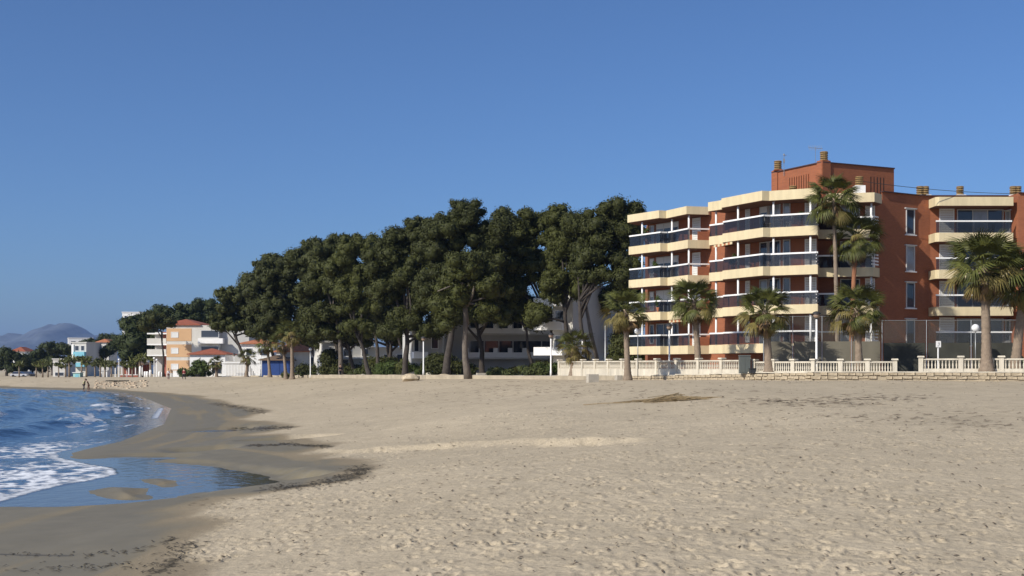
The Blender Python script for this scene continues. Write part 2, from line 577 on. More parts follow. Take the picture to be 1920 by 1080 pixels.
# ------------------------------------------------------------------ sand
def sand_material():
    m = bpy.data.materials.new('beach sand')
    m.use_nodes = True
    nt = m.node_tree
    L = nt.links.new
    b = nt.nodes['Principled BSDF']
    geo = nt.nodes.new('ShaderNodeNewGeometry')

    def noise(scale, det=5, rough=0.6):
        n = nt.nodes.new('ShaderNodeTexNoise')
        n.inputs['Scale'].default_value, n.inputs['Detail'].default_value = scale, det
        n.inputs['Roughness'].default_value = rough
        L(geo.outputs['Position'], n.inputs['Vector'])
        return n

    def ramp(inp, lo, hi, a, c):
        r = nt.nodes.new('ShaderNodeMapRange')
        r.inputs['From Min'].default_value, r.inputs['From Max'].default_value = lo, hi
        r.inputs['To Min'].default_value, r.inputs['To Max'].default_value = a, c
        L(inp, r.inputs[0])
        return r.outputs[0]

    def mix(f, a, c, mode='MIX'):
        x = nt.nodes.new('ShaderNodeMix')
        x.data_type, x.blend_type = 'RGBA', mode
        for s, v in ((0, f), (6, a), (7, c)):
            if isinstance(v, tuple): x.inputs[s].default_value = v
            elif isinstance(v, float): x.inputs[s].default_value = v
            else: L(v, x.inputs[s])
        return x.outputs[2]

    big, mid, fin = noise(0.12), noise(1.3), noise(14, 4, 0.7)
    dry = mix(ramp(big.outputs[0], 0.3, 0.7, 0, 1), (0.405, 0.337, 0.235, 1), (0.465, 0.388, 0.272, 1))
    dry = mix(1.0, dry, ramp(mid.outputs[0], 0.25, 0.75, 0.86, 1.12), 'MULTIPLY')
    dry = mix(1.0, dry, ramp(fin.outputs[0], 0.2, 0.8, 0.80, 1.18), 'MULTIPLY')
    damp = mix(ramp(big.outputs[0], 0.3, 0.7, 0, 1), (0.23, 0.185, 0.122, 1), (0.26, 0.212, 0.142, 1))
    wet = mix(ramp(mid.outputs[0], 0.3, 0.7, 0, 1), (0.165, 0.142, 0.092, 1), (0.195, 0.166, 0.108, 1))
    aw = nt.nodes.new('ShaderNodeAttribute'); aw.attribute_name = 'wet'
    c = mix(ramp(aw.outputs['Fac'], 0.0, 0.5, 0, 1), dry, damp)
    c = mix(ramp(aw.outputs['Fac'], 0.5, 1.0, 0, 1), c, wet)
    awd = nt.nodes.new('ShaderNodeAttribute'); awd.attribute_name = 'weed'
    c = mix(ramp(awd.outputs['Fac'], 0.0, 1.0, 0.0, 0.8), c, (0.055, 0.046, 0.032, 1))
    L(c, b.inputs['Base Color'])
    L(ramp(aw.outputs['Fac'], 0.5, 1.0, 0.95, 0.50), b.inputs['Roughness'])
    L(ramp(aw.outputs['Fac'], 0.5, 1.0, 0.10, 0.15), b.inputs['Specular IOR Level'])
    bn = noise(5.0, 6, 0.65)
    bp = nt.nodes.new('ShaderNodeBump')
    L(ramp(aw.outputs['Fac'], 0.2, 0.9, 0.55, 0.04), bp.inputs['Strength'])
    bp.inputs['Distance'].default_value = 0.12
    L(bn.outputs[0], bp.inputs['Height'])
    L(bp.outputs[0], b.inputs['Normal'])
    return m


WET = [(-60, 5), (-6, 5)] + [on_ground(*p) for p in [
    (312, 1079), (330, 1050), (352, 1020), (372, 985), (345, 955), (440, 931), (545, 916), (640, 901), (680, 880), (664, 864),
    (600, 856), (540, 850), (600, 840), (615, 834), (520, 818), (470, 815), (545, 801), (500, 791), (440, 786), (490, 772), (425, 757), (372, 743),
    (300, 736), (200, 729), (0, 724)]] + [(-140, 232), (-400, 290), (-400, 5)]


WEED_PX = [([(500, 918), (545, 914), (600, 908), (640, 900), (668, 888), (680, 876)], 0.75), ([(545, 802), (500, 804), (440, 807)], 0.8),
           ([(470, 836), (545, 834), (620, 838)], 0.6), ([(285, 1076), (320, 1060), (345, 1032), (352, 1020)], 0.22),
           ([(405, 757), (450, 764), (490, 774)], 1.2), ([(0, 1040), (130, 1042), (250, 1035), (330, 1010)], 0.12)]
WEED = [([on_ground(*p) for p in ln], w) for ln, w in WEED_PX]


def sand_surface(x, y):
    z = ground_z(x, y)
    s, _ = poly_dist(x, y, SHORE)
    e = poly_inside(x, y, WET) + (fbm(x / 1.6, y / 2.2, 4, 61) - 0.5) * 1.6
    wet = 0.5 * sst(-0.9, 0.1, e) + 0.5 * sst(-0.1, 0.9, e)
    wet = wet - 0.30 * sst(0.5, 0.72, fbm(s / 0.9, y / 16, 3, 64)) * sst(0.5, 2.0, s) * (wet > 0.5) * sst(0.5, 0.9, wet)
    t, _ = poly_dist(x, y, PROM)
    beach = (t < -0.5)
    r = np.hypot(x, y)
    dry = (1 - sst(0.15, 0.6, wet)) * sst(3, 5, s) * beach
    fade = 1 - sst(60, 110, r)
    # trodden surface: overlapping soft dents
    trod = sst(0.36, 0.62, fbm(x / 5, y / 9, 3, 77)) * 0.88 + 0.12
    n1 = fbm(x / 0.24, y / 0.24, 3, 90)
    n2 = fbm(x / 0.17, y / 0.17, 2, 95)
    z = z + dry * fade * trod * (0.030 * (n1 - 0.5) + 0.018 * (n2 - 0.5))
    rip = 0.02 * (fbm(x / 0.9, y / 2.5, 3, 99) - 0.5)
    z = z + rip * beach * sst(0.5, 3, s)
    return z, wet, dry, trod


def build_sand():
    fine = np.radians(np.linspace(-26, 26, 700))
    az = np.concatenate([np.radians(np.linspace(-180, -27, 50)), fine, np.radians(np.linspace(27, 180, 50))])
    ra = np.concatenate([np.geomspace(1.2, 13, 18)[:-1], np.geomspace(13, 60, 450)[:-1], np.geomspace(60, 110, 90)[:-1],
                         np.geomspace(110, 320, 110)[:-1], np.geomspace(320, 9000, 36)])

    def zf(x, y):
        z, wet, dry, trod = sand_surface(x, y)
        # single footprints pressed into the dry sand
        nr, nc = x.shape
        r = np.random.default_rng(5)
        lr = np.log(13 / 60)
        k = 0
        trail = []
        for t_ in range(26):
            tx, ty, th = r.uniform(-6, 24), r.uniform(14, 40), r.uniform(0, 2 * math.pi)
            for q_ in range(46):
                th += r.normal(0, 0.10)
                tx, ty = tx + 0.62 * math.cos(th), ty + 0.62 * math.sin(th)
                sd_ = 0.13 * (1 if q_ % 2 else -1)
                trail.append((tx - sd_ * math.sin(th), ty + sd_ * math.cos(th), th))
        while k < 8200:
            k += 1
            if k <= len(trail):
                fx, fy, th0 = trail[k - 1]
                d, a = math.hypot(fx, fy), math.atan2(fx, fy)
                if d < 13.5 or d > 58 or abs(a) > 0.45: continue
            else:
                th0 = None
                d = 13 * math.exp(-lr * r.random() ** 0.75)
                a = math.radians(r.uniform(-26, 26))
                fx, fy = d * math.sin(a), d * math.cos(a)
            i0 = int(np.searchsorted(ra, d)); j0 = int(np.searchsorted(az, a))
            if dry[min(i0, nr - 1), min(j0, nc - 1)] < 0.5 or (th0 is None and r.random() > trod[min(i0, nr - 1), min(j0, nc - 1)]): continue
            i1, i2 = max(0, int(np.searchsorted(ra, d - 0.4))), int(np.searchsorted(ra, d + 0.4))
            da = 0.4 / d
            j1, j2 = int(np.searchsorted(az, a - da)), int(np.searchsorted(az, a + da))
            if i2 - i1 < 2 or j2 - j1 < 2: continue
            sx, sy = x[i1:i2, j1:j2] - fx, y[i1:i2, j1:j2] - fy
            th = r.uniform(0, math.pi) if th0 is None else th0
            u, v = sx * math.cos(th) + sy * math.sin(th), -sx * math.sin(th) + sy * math.cos(th)
            q = (u / r.uniform(0.08, 0.14)) ** 2 + (v / r.uniform(0.04, 0.07)) ** 2
            h = r.uniform(0.015, 0.06) * r.random() ** 0.5 if th0 is None else r.uniform(0.035, 0.055)
            z[i1:i2, j1:j2] += -h * np.exp(-q) + 0.5 * h * np.exp(-(np.sqrt(q) - 1.6) ** 2 / 0.25)
        GRID.update(az=az, ra=ra, z=z)
        weed = np.zeros(x.shape)
        nz = fbm(x / 0.45, y / 0.6, 4, 120)
        for ln, w in WEED:
            dd, _ = poly_dist(x, y, ln)
            weed = np.maximum(weed, (1 - sst(0.1, 1.0, np.abs(dd) / w)) * sst(0.38, 0.62, nz))
        return z, {'wet': wet, 'weed': weed}

    me = grid_mesh('sand', az, ra, zf, sand_material(), ['wet', 'weed'])
    o = link('ground', me)
    tag(o, 'trodden pale beach sand, wet and dark along the water', kind='structure')


build_sand()


# ------------------------------------------------------------------ sea
def sea_material():
    m = bpy.data.materials.new('sea water')
    m.use_nodes = True
    nt = m.node_tree
    L = nt.links.new
    b = nt.nodes['Principled BSDF']
    geo = nt.nodes.new('ShaderNodeNewGeometry')
    at = nt.nodes.new('ShaderNodeAttribute'); at.attribute_name = 'foam'
    ash = nt.nodes.new('ShaderNodeAttribute'); ash.attribute_name = 'shallow'
    mp = nt.nodes.new('ShaderNodeMapping'); mp.inputs['Scale'].default_value = (1, 0.6, 1)
    L(geo.outputs['Position'], mp.inputs[0])
    nz = nt.nodes.new('ShaderNodeTexNoise')
    nz.inputs['Scale'].default_value, nz.inputs['Detail'].default_value = 3.5, 6
    L(mp.outputs[0], nz.inputs['Vector'])
    ad = nt.nodes.new('ShaderNodeMath'); ad.operation = 'MULTIPLY_ADD'
    L(nz.outputs[0], ad.inputs[0]); ad.inputs[1].default_value = 0.7
    L(at.outputs['Fac'], ad.inputs[2])
    mr = nt.nodes.new('ShaderNodeMapRange')
    mr.inputs['From Min'].default_value, mr.inputs['From Max'].default_value = 0.68, 1.05
    L(ad.outputs[0], mr.inputs[0])
    sh = nt.nodes.new('ShaderNodeMix'); sh.data_type = 'RGBA'
    L(ash.outputs['Fac'], sh.inputs[0])
    sh.inputs[6].default_value = (0.013, 0.036, 0.076, 1)
    sh.inputs[7].default_value = (0.10, 0.09, 0.065, 1)
    mx = nt.nodes.new('ShaderNodeMix'); mx.data_type = 'RGBA'
    L(mr.outputs[0], mx.inputs[0])
    L(sh.outputs[2], mx.inputs[6])
    mx.inputs[7].default_value = (0.72, 0.74, 0.76, 1)
    L(mx.outputs[2], b.inputs['Base Color'])
    rr = nt.nodes.new('ShaderNodeMapRange')
    rr.inputs['To Min'].default_value, rr.inputs['To Max'].default_value = 0.06, 0.8
    L(mr.outputs[0], rr.inputs[0]); L(rr.outputs[0], b.inputs['Roughness'])
    b.inputs['IOR'].default_value = 1.333
    bp = nt.nodes.new('ShaderNodeBump')
    bs = nt.nodes.new('ShaderNodeMapRange')
    bs.inputs['To Min'].default_value, bs.inputs['To Max'].default_value = 0.55, 0.09
    L(ash.outputs['Fac'], bs.inputs[0]); L(bs.outputs[0], bp.inputs['Strength'])
    bp.inputs['Distance'].default_value = 0.12
    n2 = nt.nodes.new('ShaderNodeTexNoise')
    n2.inputs['Scale'].default_value, n2.inputs['Detail'].default_value = 2.2, 5
    L(mp.outputs[0], n2.inputs['Vector']); L(n2.outputs[0], bp.inputs['Height'])
    L(bp.outputs[0], b.inputs['Normal'])
    return m


def build_sea():
    az = np.concatenate([np.radians(np.linspace(-178, -28.2, 40)), np.radians(np.linspace(-28, -6, 340))])
    ra = np.concatenate([np.geomspace(4, 22, 12)[:-1], np.geomspace(22, 120, 330)[:-1], np.geomspace(120, 330, 120)[:-1], np.geomspace(330, 8900, 24)])

    def zf(x, y):
        s, par = poly_dist(x, y, SHORE)
        off = np.maximum(-s, 0)
        amp = sst(0.3, 7 - 4 * sst(60, 100, y), off) * (1 - 0.75 * sst(140, 500, np.hypot(x, y)))
        w = 0.11 * np.sin(off * 0.95 + 3.0 * fbm(x / 9, y / 12, 2, 8) + par * 0.9)
        w += 0.10 * (fbm(x / 2.4, y / 3.2, 3, 12) - 0.5) + 0.13 * (fbm(off / 0.9, y / 4.0, 3, 14) - 0.5) + 0.08 * (fbm(x / 0.7, y / 1.0, 2, 19) - 0.5)
        z = SEA + amp * w
        # breaking crests parallel to the shore
        wob = (fbm(x / 7, y / 9, 3, 23) - 0.5) * 5
        foam = np.zeros(x.shape)
        for c, h, wd in ((5.5, 0.22, 1.0), (11.5, 0.30, 0.9)):
            q = off + wob - c
            g = np.exp(-(q / wd) ** 2)
            act = sst(0.45, 0.62, fbm(x / 10 + c, y / 16, 2, 29 + int(c)))
            z += h * g * amp
            foam = np.maximum(foam, act * np.exp(-((q + 0.5) / (wd * 0.8)) ** 2) * (0.75 if c < 8 else 0.55))
        # swash sheet: thin lip and lacy foam
        lip = sst(-0.02, 0.25, off) * (1 - sst(0.25, 1.1, off)) * (s < 0)
        z += 0.03 * sst(0.0, 1.8, off)
        lace = 0.55 * fbm(x / 0.9, y / 1.4, 4, 51) + 0.45 * fbm(x / 0.38 + 5, y / 0.6, 3, 52)
        cell = np.abs(lace - 0.5) * 2.6
        near = (1 - 0.75 * sst(50, 75, y)) * (1 - sst(2.0, 8.0, off + 5 * (fbm(x / 6, y / 7, 2, 55) - 0.5))) * sst(0.02, 0.15, off)
        foam = np.maximum(foam, near * (0.55 - 1.15 * cell + 0.40 * (fbm(x / 3, y / 4, 2, 57) - 0.3)))
        streak = sst(0.60, 0.72, fbm(off / 0.45 + wob * 0.3, y / 7, 3, 81)) * sst(0.42, 0.6, fbm(x / 5, y / 9, 2, 83))
        foam = np.maximum(foam, 0.62 * streak * (1 - sst(4, 11, off)) * sst(0.2, 0.8, off))
        burst = np.exp(-((off - 3.6) / 2.6) ** 2) * np.exp(-((y - 92) / 34) ** 2) * (0.15 + 0.85 * sst(0.46, 0.60, fbm(off / 0.75 + wob * 0.4, y / 5.5, 3, 85)))
        foam = np.maximum(foam, 0.74 * burst * (0.4 + 0.9 * lace))
        foam = np.maximum(foam, lip * (0.60 + 0.2 * (lace - 0.5)) * (1 - sst(46, 70, y) * (1 - sst(0.40, 0.55, fbm(x / 5, y / 7, 2, 58)))))
        far = 1 - 0.35 * sst(90, 200, y)
        foam = np.clip(foam, 0, 1) * far
        z = z + 0.035 * foam * (s < -0.1)
        shallow = 1 - sst(-0.3, 1.5, -s - 0.0)
        return z, {'foam': foam, 'shallow': shallow * 0.9 * (1 - 0.8 * sst(52, 66, y))}

    me = grid_mesh('sea', az, ra, zf, sea_material(), ['foam', 'shallow'])
    tag(link('sea', me), 'blue sea with small foaming waves running onto the sand', kind='structure')


build_sea()


# ------------------------------------------------------------------ promenade paving, kerb, stone wall
def offset_line(pts, d):
    out = []
    for i, p in enumerate(pts):
        a, b = pts[max(i - 1, 0)], pts[min(i + 1, len(pts) - 1)]
        dx, dy = b[0] - a[0], b[1] - a[1]
        l = math.hypot(dx, dy)
        out.append((p[0] + dy / l * d, p[1] - dx / l * d, p[2]))
    return out


def build_promenade():
    ln = [p for p in PROM if p[1] < 320]
    back = offset_line(ln, 9.0)
    front = offset_line(ln, 0.05)
    mb = MB()
    for i in range(len(ln) - 1):
        a, b, c, d = front[i], front[i + 1], back[i + 1], back[i]
        mb.add([a, b, c, d], [(0, 3, 2, 1)])
    o = mb.build('promenade_paving', M['paving'])
    tag(o, 'pale paved promenade behind the beach', kind='structure')
    # low kerb left of the stone wall
    k = MB()
    kl = ln[7:]
    for a, b in zip(kl[:-1], kl[1:]):
        n = max(1, int(math.hypot(b[0] - a[0], b[1] - a[1]) / 6))
        for j in range(n):
            p = [a[i] + (b[i] - a[i]) * j / n for i in range(3)]
            q = [a[i] + (b[i] - a[i]) * (j + 1) / n for i in range(3)]
            z = (p[2] + q[2]) / 2 + 0.03
            k.seg(p, q, 0.3, z - 0.8, z)
    tag(k.build('promenade_kerb', M['kerb']), 'low sandy kerb between the sand and the promenade', kind='structure')


build_promenade()


def build_stone_wall():
    ln = [p for p in PROM[1:8]]
    w = thing('stone_wall', (20, 84.6, -1), 'low sandstone retaining wall along the top of the beach, below the balustrades', 'wall')
    core = MB()
    for a, b in zip(ln[:-1], ln[1:]):
        z = min(a[2], b[2])
        core.seg(a, b, 0.28, -1.6, z - 0.03)
    core.build('core', M['mortar'], w)
    variants = []
    r = random.Random(3)
    for k in range(9):
        lx, h = 0.46, 0.20
        vs = []
        for z in (-h / 2, h / 2):
            for x, y in ((-lx / 2, -0.10), (lx / 2, -0.10), (lx / 2, 0.10), (-lx / 2, 0.10)):
                vs.append((x * r.uniform(0.86, 0.99), y * r.uniform(0.85, 1.2), z * r.uniform(0.82, 0.98)))
        variants.append(MB().add(vs, [(3, 2, 1, 0), (4, 5, 6, 7), (0, 1, 5, 4), (1, 2, 6, 5), (2, 3, 7, 6), (3, 0, 4, 7)]).mesh('stone', M['sandstone']))
    n = 0
    for a, b in zip(ln[1:-1], ln[2:]):
        L = math.hypot(b[0] - a[0], b[1] - a[1])
        ang = math.atan2(b[1] - a[1], b[0] - a[0])
        dx, dy = (b[0] - a[0]) / L, (b[1] - a[1]) / L
        nx, ny = -dy, dx       # towards the beach
        for row in range(3):
            x = -0.1 - 0.2 * row
            while x < L:
                l = r.uniform(0.36, 0.75)
                if n < 298 and x + l < L + 0.3 and x > -0.3:
                    t = (x + l / 2) / L
                    z = a[2] + (b[2] - a[2]) * t - 0.13 - row * 0.225
                    if row < 2 or r.random() < 0.3:
                        o = link('stone', r.choice(variants), w, True)
                        cx, cy = a[0] + dx * (x + l / 2) - nx * -0.12, a[1] + dy * (x + l / 2) + ny * 0.12
                        o.location = Vector((cx - 20, cy - 84.6, z + 1))
                        o.rotation_euler = (0, 0, ang + r.uniform(-0.04, 0.04))
                        o.scale = (l / 0.46 * 0.97, r.uniform(0.85, 1.35), r.uniform(0.78, 1.08))
                        o.location.z += r.uniform(-0.02, 0.02)
                        o.rotation_euler.y = r.uniform(-0.07, 0.07)
                        n += 1
                x += l
    cop = MB()
    for a, b in zip(ln[:-1], ln[1:]):
        m = max(1, int(math.hypot(b[0] - a[0], b[1] - a[1]) / 3))
        for j in range(m):
            p = [a[i] + (b[i] - a[i]) * j / m for i in range(3)]
            q = [a[i] + (b[i] - a[i]) * (j + 0.995) / m for i in range(3)]
            z = (p[2] + q[2]) / 2
            cop.seg(p, q, 0.42, z - 0.028, z + 0.035)
    cop.build('coping', M['stone_white'], w)


build_stone_wall()


# ------------------------------------------------------------------ far mountains
def build_mountains():
    prof = [(-900, 640), (-600, 618), (-350, 630), (-150, 618), (-60, 632), (0, 627), (17, 622.5), (33, 620), (50, 623), (67, 617), (83, 610), (100, 606.7),
            (117, 601.7), (127, 602.5), (142, 610), (157, 620), (173, 629), (200, 638), (260, 648), (400, 655), (700, 664), (1000, 670)]
    D = 7500.0
    nx, ny = 620, 40
    pxs = np.linspace(-900, 1000, nx)
    top = (HY - np.interp(pxs, [p[0] for p in prof], [p[1] for p in prof])) / FPX * D
    top = top * (1 + 0.16 * (fbm(pxs / 11, pxs * 0, 4, 71) - 0.5))
    v = np.linspace(-1, 1, ny)
    PX, V = np.meshgrid(pxs, v)
    T = np.tile(top, (ny, 1))
    yy = D + V * 1400
    xx = (PX - CX0) / FPX * D + V * 150
    rid = np.abs(fbm(xx / 420 + V * 0.6, yy / 700, 4, 70) - 0.5) * 2
    zz = T * (1 - np.abs(V) ** 1.15 * 1.05) * (1 - 0.75 * rid * np.clip(np.abs(V) * 3.5, 0, 1))
    zz = zz - 6
    co = np.stack([xx, yy, zz], -1).reshape(-1, 3)
    i = np.arange(nx * ny).reshape(ny, nx)
    q = np.stack([i[:-1, :-1], i[:-1, 1:], i[1:, 1:], i[1:, :-1]], -1).reshape(-1, 4)
    me = bpy.data.meshes.new('mountains')
    me.from_pydata(co.tolist(), [], q.tolist())
    me.polygons.foreach_set('use_smooth', [True] * len(q))
    me.materials.append(mat('scrubby mountain', (0.065, 0.075, 0.082), 0.95, 0.75, 0.008))
    tag(link('mountains', me), 'hazy blue mountain ridge far behind the bay', kind='structure')


build_mountains()


# ------------------------------------------------------------------ the terracotta apartment building
FL = [1.7, 4.65, 7.6, 10.55]
ROOF = 13.35
A = [(10.35, 113.5), (12.73, 109.9), (13.38, 110.15), (14.7, 107.05), (16.6, 107.5)]
B = [(16.1, 104.6), (17.0, 103.2), (16.8, 102.2), (19.15, 97.65), (19.74, 97.82), (22.95, 96.1), (23.5, 97.9)]
Cc = [(23.3, 99.3), (26.3, 98.9), (27.8, 98.6), (28.6, 99.6), (28.7, 100.7)]
WALL = [(12.2, 114.75), (16.5, 108.3), (17.7, 105.5), (18.75, 103.2), (20.95, 99.3), (23.5, 98.45), (24.0, 100.4), (28.5, 100.6),
        (29.3, 101.2), (32.8, 103.4), (33.9, 103.75), (40.2, 103.75), (40.35, 102.0), (52, 102.0)]


def at_px(line, px, start=0):
    """plan point where the line of sight at column px meets a plan polyline, with the segment direction"""
    k = (px - CX0) / FPX
    for i in range(start, len(line) - 1):
        (x0, y0), (x1, y1) = line[i][:2], line[i + 1][:2]
        f0, f1 = x0 - k * y0, x1 - k * y1
        if f0 * f1 <= 0 and f0 != f1:
            t = f0 / (f0 - f1)
            l = math.hypot(x1 - x0, y1 - y0)
            return (x0 + (x1 - x0) * t, y0 + (y1 - y0) * t), ((x1 - x0) / l, (y1 - y0) / l)
    return None


def wall_panel(root, line, px0, px1, z0, z1, kind, start=0):
    """a framed opening lying on a wall: name, frame and infill as part and sub-parts"""
    p, d = at_px(line, px0, start)
    q, _ = at_px(line, px1, start)
    L = math.hypot(q[0] - p[0], q[1] - p[1])
    d = ((q[0] - p[0]) / L, (q[1] - p[1]) / L)
    n = (d[1], -d[0])                     # outward (towards the beach)

    def bar(mb, s0, s1, a, b, o0, o1):
        pts = [(p[0] + d[0] * s + n[0] * o, p[1] + d[1] * s + n[1] * o) for s, o in ((s0, o0), (s1, o0), (s1, o1), (s0, o1))]
        mb.prism(pts, a, b)

    fr = MB()
    w = 0.07
    bar(fr, 0, w, z0, z1, -0.05, 0.07); bar(fr, L - w, L, z0, z1, -0.05, 0.07)
    bar(fr, w, L - w, z1 - w, z1, -0.05, 0.07); bar(fr, w, L - w, z0, z0 + w, -0.05, 0.07)
    name = {'door': 'sliding_door', 'win': 'window', 'shut': 'window', 'wide': 'sliding_door'}[kind]
    f = fr.build(name, M['frame'] if kind != 'shut' else M['white'], root)
    if kind == 'shut':
        s = MB()
        k = 0
        z = z0 + w
        while z < z1 - w - 0.02:
            bar(s, w, L - w, z, min(z + 0.17, z1 - w), -0.02, 0.035)
            z += 0.19
        s.build('shutter', M['shutter'], f)
    else:
        nsp = max(1, round(L / 1.1)) if kind != 'win' else 1
        for i in range(nsp):
            g = MB()
            bar(g, w + (L - 2 * w) * i / nsp + 0.02, w + (L - 2 * w) * (i + 1) / nsp - 0.02, z0 + w, z1 - w, -0.03, 0.015)
            g.build('pane', M['curtain_glass' if rnd.random() < 0.38 else 'dark_glass'], f)
            if i:
                m = MB()
                c = w + (L - 2 * w) * i / nsp
                bar(m, c - 0.035, c + 0.035, z0 + w, z1 - w, -0.04, 0.055)
                m.build('mullion', M['frame'], f)
    if kind == 'door' and rnd.random() < 0.45:
        bl = MB()
        bar(bl, w, L - w, z1 - w - (z1 - z0) * rnd.uniform(0.15, 0.55), z1 - w - 0.002, 0.018, 0.05)
        bl.build('roller_blind', M['shutter'], f)
    if kind == 'win':
        s = MB()
        bar(s, -0.12, L + 0.12, z0 - 0.09, z0, -0.02, 0.16)
        s.build('sill', M['white'], f)
        s = MB()
        bar(s, -0.15, L + 0.15, z1, z1 + 0.08, -0.02, 0.16)
        s.build('hood', M['frame'], f)
    return f


def build_apartments():
    b = thing('apartment_building', (22, 100, -0.4),
              'terracotta brick apartment building with cream balcony bands behind the beach promenade', 'building')
    body = MB().prism(WALL[:10] + [(33.4, 103.6), (33.4, 125), (13, 125)], -1.2, ROOF - 0.25)
    body.build('wall', M['brick'], b)
    MB().prism([(33.4, 103.6), (33.9, 103.75), (40.2, 103.75), (40.35, 102.0), (52, 102.0), (52, 124.9), (33.4, 124.9)], -1.2, 13.75).build('wall', M['brick'], b)
    MB().prism([(29.3, 101.25), (32.8, 103.42), (33.39, 103.6), (33.39, 110), (29.3, 110)], ROOF - 0.25, 13.75).build('parapet', M['brick'], b)
    cp = MB()
    for p, q in (((29.25, 101.2), (32.8, 103.4)), ((32.8, 103.4), (33.9, 103.72)), ((33.9, 103.72), (40.2, 103.72)), ((40.35, 101.98), (52, 101.98))):
        cp.seg(p, q, 0.3, 13.752, 13.82)
    cp.build('coping', M['coping'], b)

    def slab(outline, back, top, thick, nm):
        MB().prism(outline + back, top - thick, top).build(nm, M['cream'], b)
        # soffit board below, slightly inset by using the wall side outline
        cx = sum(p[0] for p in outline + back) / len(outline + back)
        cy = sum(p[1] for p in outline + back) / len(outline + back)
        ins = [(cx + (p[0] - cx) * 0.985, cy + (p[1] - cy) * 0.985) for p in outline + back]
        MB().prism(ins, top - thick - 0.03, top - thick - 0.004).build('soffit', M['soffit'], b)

    backA = [(17.2, 108.4), (12.6, 115.3), (11.2, 115.4)]
    backB = [(23.7, 98.8), (21.2, 99.6), (19.0, 103.4), (18.0, 105.8)]
    backC = [(28.7, 101.0), (23.9, 101.0)]
    RG = [(33.75, 103.7), (33.75, 102.15), (33.85, 101.98), (34.0, 101.9), (39.9, 101.9), (39.9, 103.7)]
    for k, z in enumerate(FL):
        slab(A, backA, z, 0.7, 'balcony_slab')
        if k == 0:
            slab(B[:4] + [(19.0, 98.2)], [(21.0, 99.6), (19.0, 103.4), (18.0, 105.8)], z, 0.7, 'balcony_slab')
            slab([(19.3, 97.9), (19.65, 97.6), (22.8, 96.45), (23.5, 98.6)], [(21.1, 99.6)], z, 0.16, 'balcony_slab')
        else:
            slab(B, backB, z, 0.7, 'balcony_slab')
        if k: slab(Cc, backC, z, 0.7, 'balcony_slab')
        if k: slab(RG, [], z + 0.05, 0.7, 'balcony_slab')
    slab([(a[0] - 0.12, a[1] - 0.1) for a in A], backA, ROOF, 0.66, 'roof_slab')
    slab([(a[0] - 0.1, a[1] - 0.12) for a in B], backB, ROOF, 0.74, 'roof_slab')
    slab([(23.3, 99.2), (26.4, 98.7), (27.85, 98.35), (28.75, 99.5), (28.75, 100.7)], backC, ROOF - 0.02, 0.72, 'roof_slab')
    slab([(p[0], p[1] - 0.05) for p in RG], [], ROOF + 0.1, 0.7, 'roof_slab')

    # balustrades: glass panes and handrails
    def rail(line, z, inset=0.10, glass=True, post=False):
        hr = MB()
        for p, q in zip(line[:-1], line[1:]):
            L = math.hypot(q[0] - p[0], q[1] - p[1])
            hr.seg(p, q, 0.11, z + 0.88, z + 1.0, inset)
            n = max(1, round(L / 1.45))
            for i in range(n):
                a = [p[j] + (q[j] - p[j]) * (i + 0.012) / n for j in (0, 1)]
                c = [p[j] + (q[j] - p[j]) * (i + 0.988) / n for j in (0, 1)]
                if glass:
                    MB().seg(a, c, 0.02, z + 0.03, z + 0.876, inset).build('glass_pane', M['rail_glass'], b)
        hr.build('handrail', M['white'], b)

    for k, z in enumerate(FL):
        rail(A[:4], z)
        rail(A[3:], z, glass=False)
        # solid brick cheek and slats at the end of the left bay
        MB().seg((15.6, 107.28), (16.6, 107.5), 0.12, z, z + 0.72, 0.1).build('brick_cheek', M['brick'], b)
        if k == 0:
            rail(B[:4], z)
            rail([(19.3, 97.9), (19.65, 97.6), (22.8, 96.45)], z)
        else:
            rail(B[:6], z)
        for j in range(4):
            MB().seg((B[5][0], B[5][1]), (B[6][0], B[6][1]), 0.05, z + 0.2 + j * 0.25, z + 0.26 + j * 0.25, 0.1).build('rail_bar', M['white'], b)
            MB().seg(Cc[2], Cc[3], 0.05, z + 0.2 + j * 0.25, z + 0.32 + j * 0.25, 0.1).build('rail_bar', M['white'], b)
        rail(Cc[:3], z, glass=(k > 0))
        rail([(33.8, 102.0), (39.85, 102.0)], z + 0.05, 0.05)
    # white columns
    for k, z in enumerate(FL):
        zt = (FL[k + 1] - 0.73) if k < 3 else ROOF - 0.76
        for line, pxs in ((A, (1199.6, 1254.8, 1294)), (B, (1338, 1378.7, 1448.5, 1518)), (Cc, (1634,))):
            for px in pxs:
                r = at_px(line, px)
                if not r: continue
                p, d = r
                nx, ny = -d[1], d[0]
                c = (p[0] + nx * 0.28, p[1] + ny * 0.28)
                MB().tube([(c[0], c[1], z - 0.02), (c[0], c[1], zt + 0.02)], 0.085, 10).build('column', M['white'], b, True)
    # openings on the back walls of the balconies
    for k, z in enumerate(FL):
        f = z - 0.12
        wall_panel(b, WALL, 1231, 1273, f, f + 2.15, 'door')
        wall_panel(b, WALL, 1299, 1314, f, f + 2.2, 'shut')
        wall_panel(b, WALL, 1219, 1227, f + 0.4, f + 2.1, 'door')
        wall_panel(b, WALL, 1398.5, 1406.5, f + 0.3, f + 2.3, 'shut', 2)
        wall_panel(b, WALL, 1425, 1440, f, f + 2.3, 'door', 3)
        wall_panel(b, WALL, 1442, 1464, f, f + 2.3, 'wide', 3)
        wall_panel(b, WALL, 1468, 1482, f, f + 2.3, 'door', 4)
        wall_panel(b, WALL, 1509, 1531, f, f + 2.3, 'shut', 4)
        wall_panel(b, WALL, 1622, 1640, f, f + 2.4, 'shut', 6)
        wall_panel(b, WALL, 1575, 1612, f, f + 2.3, 'wide', 6)
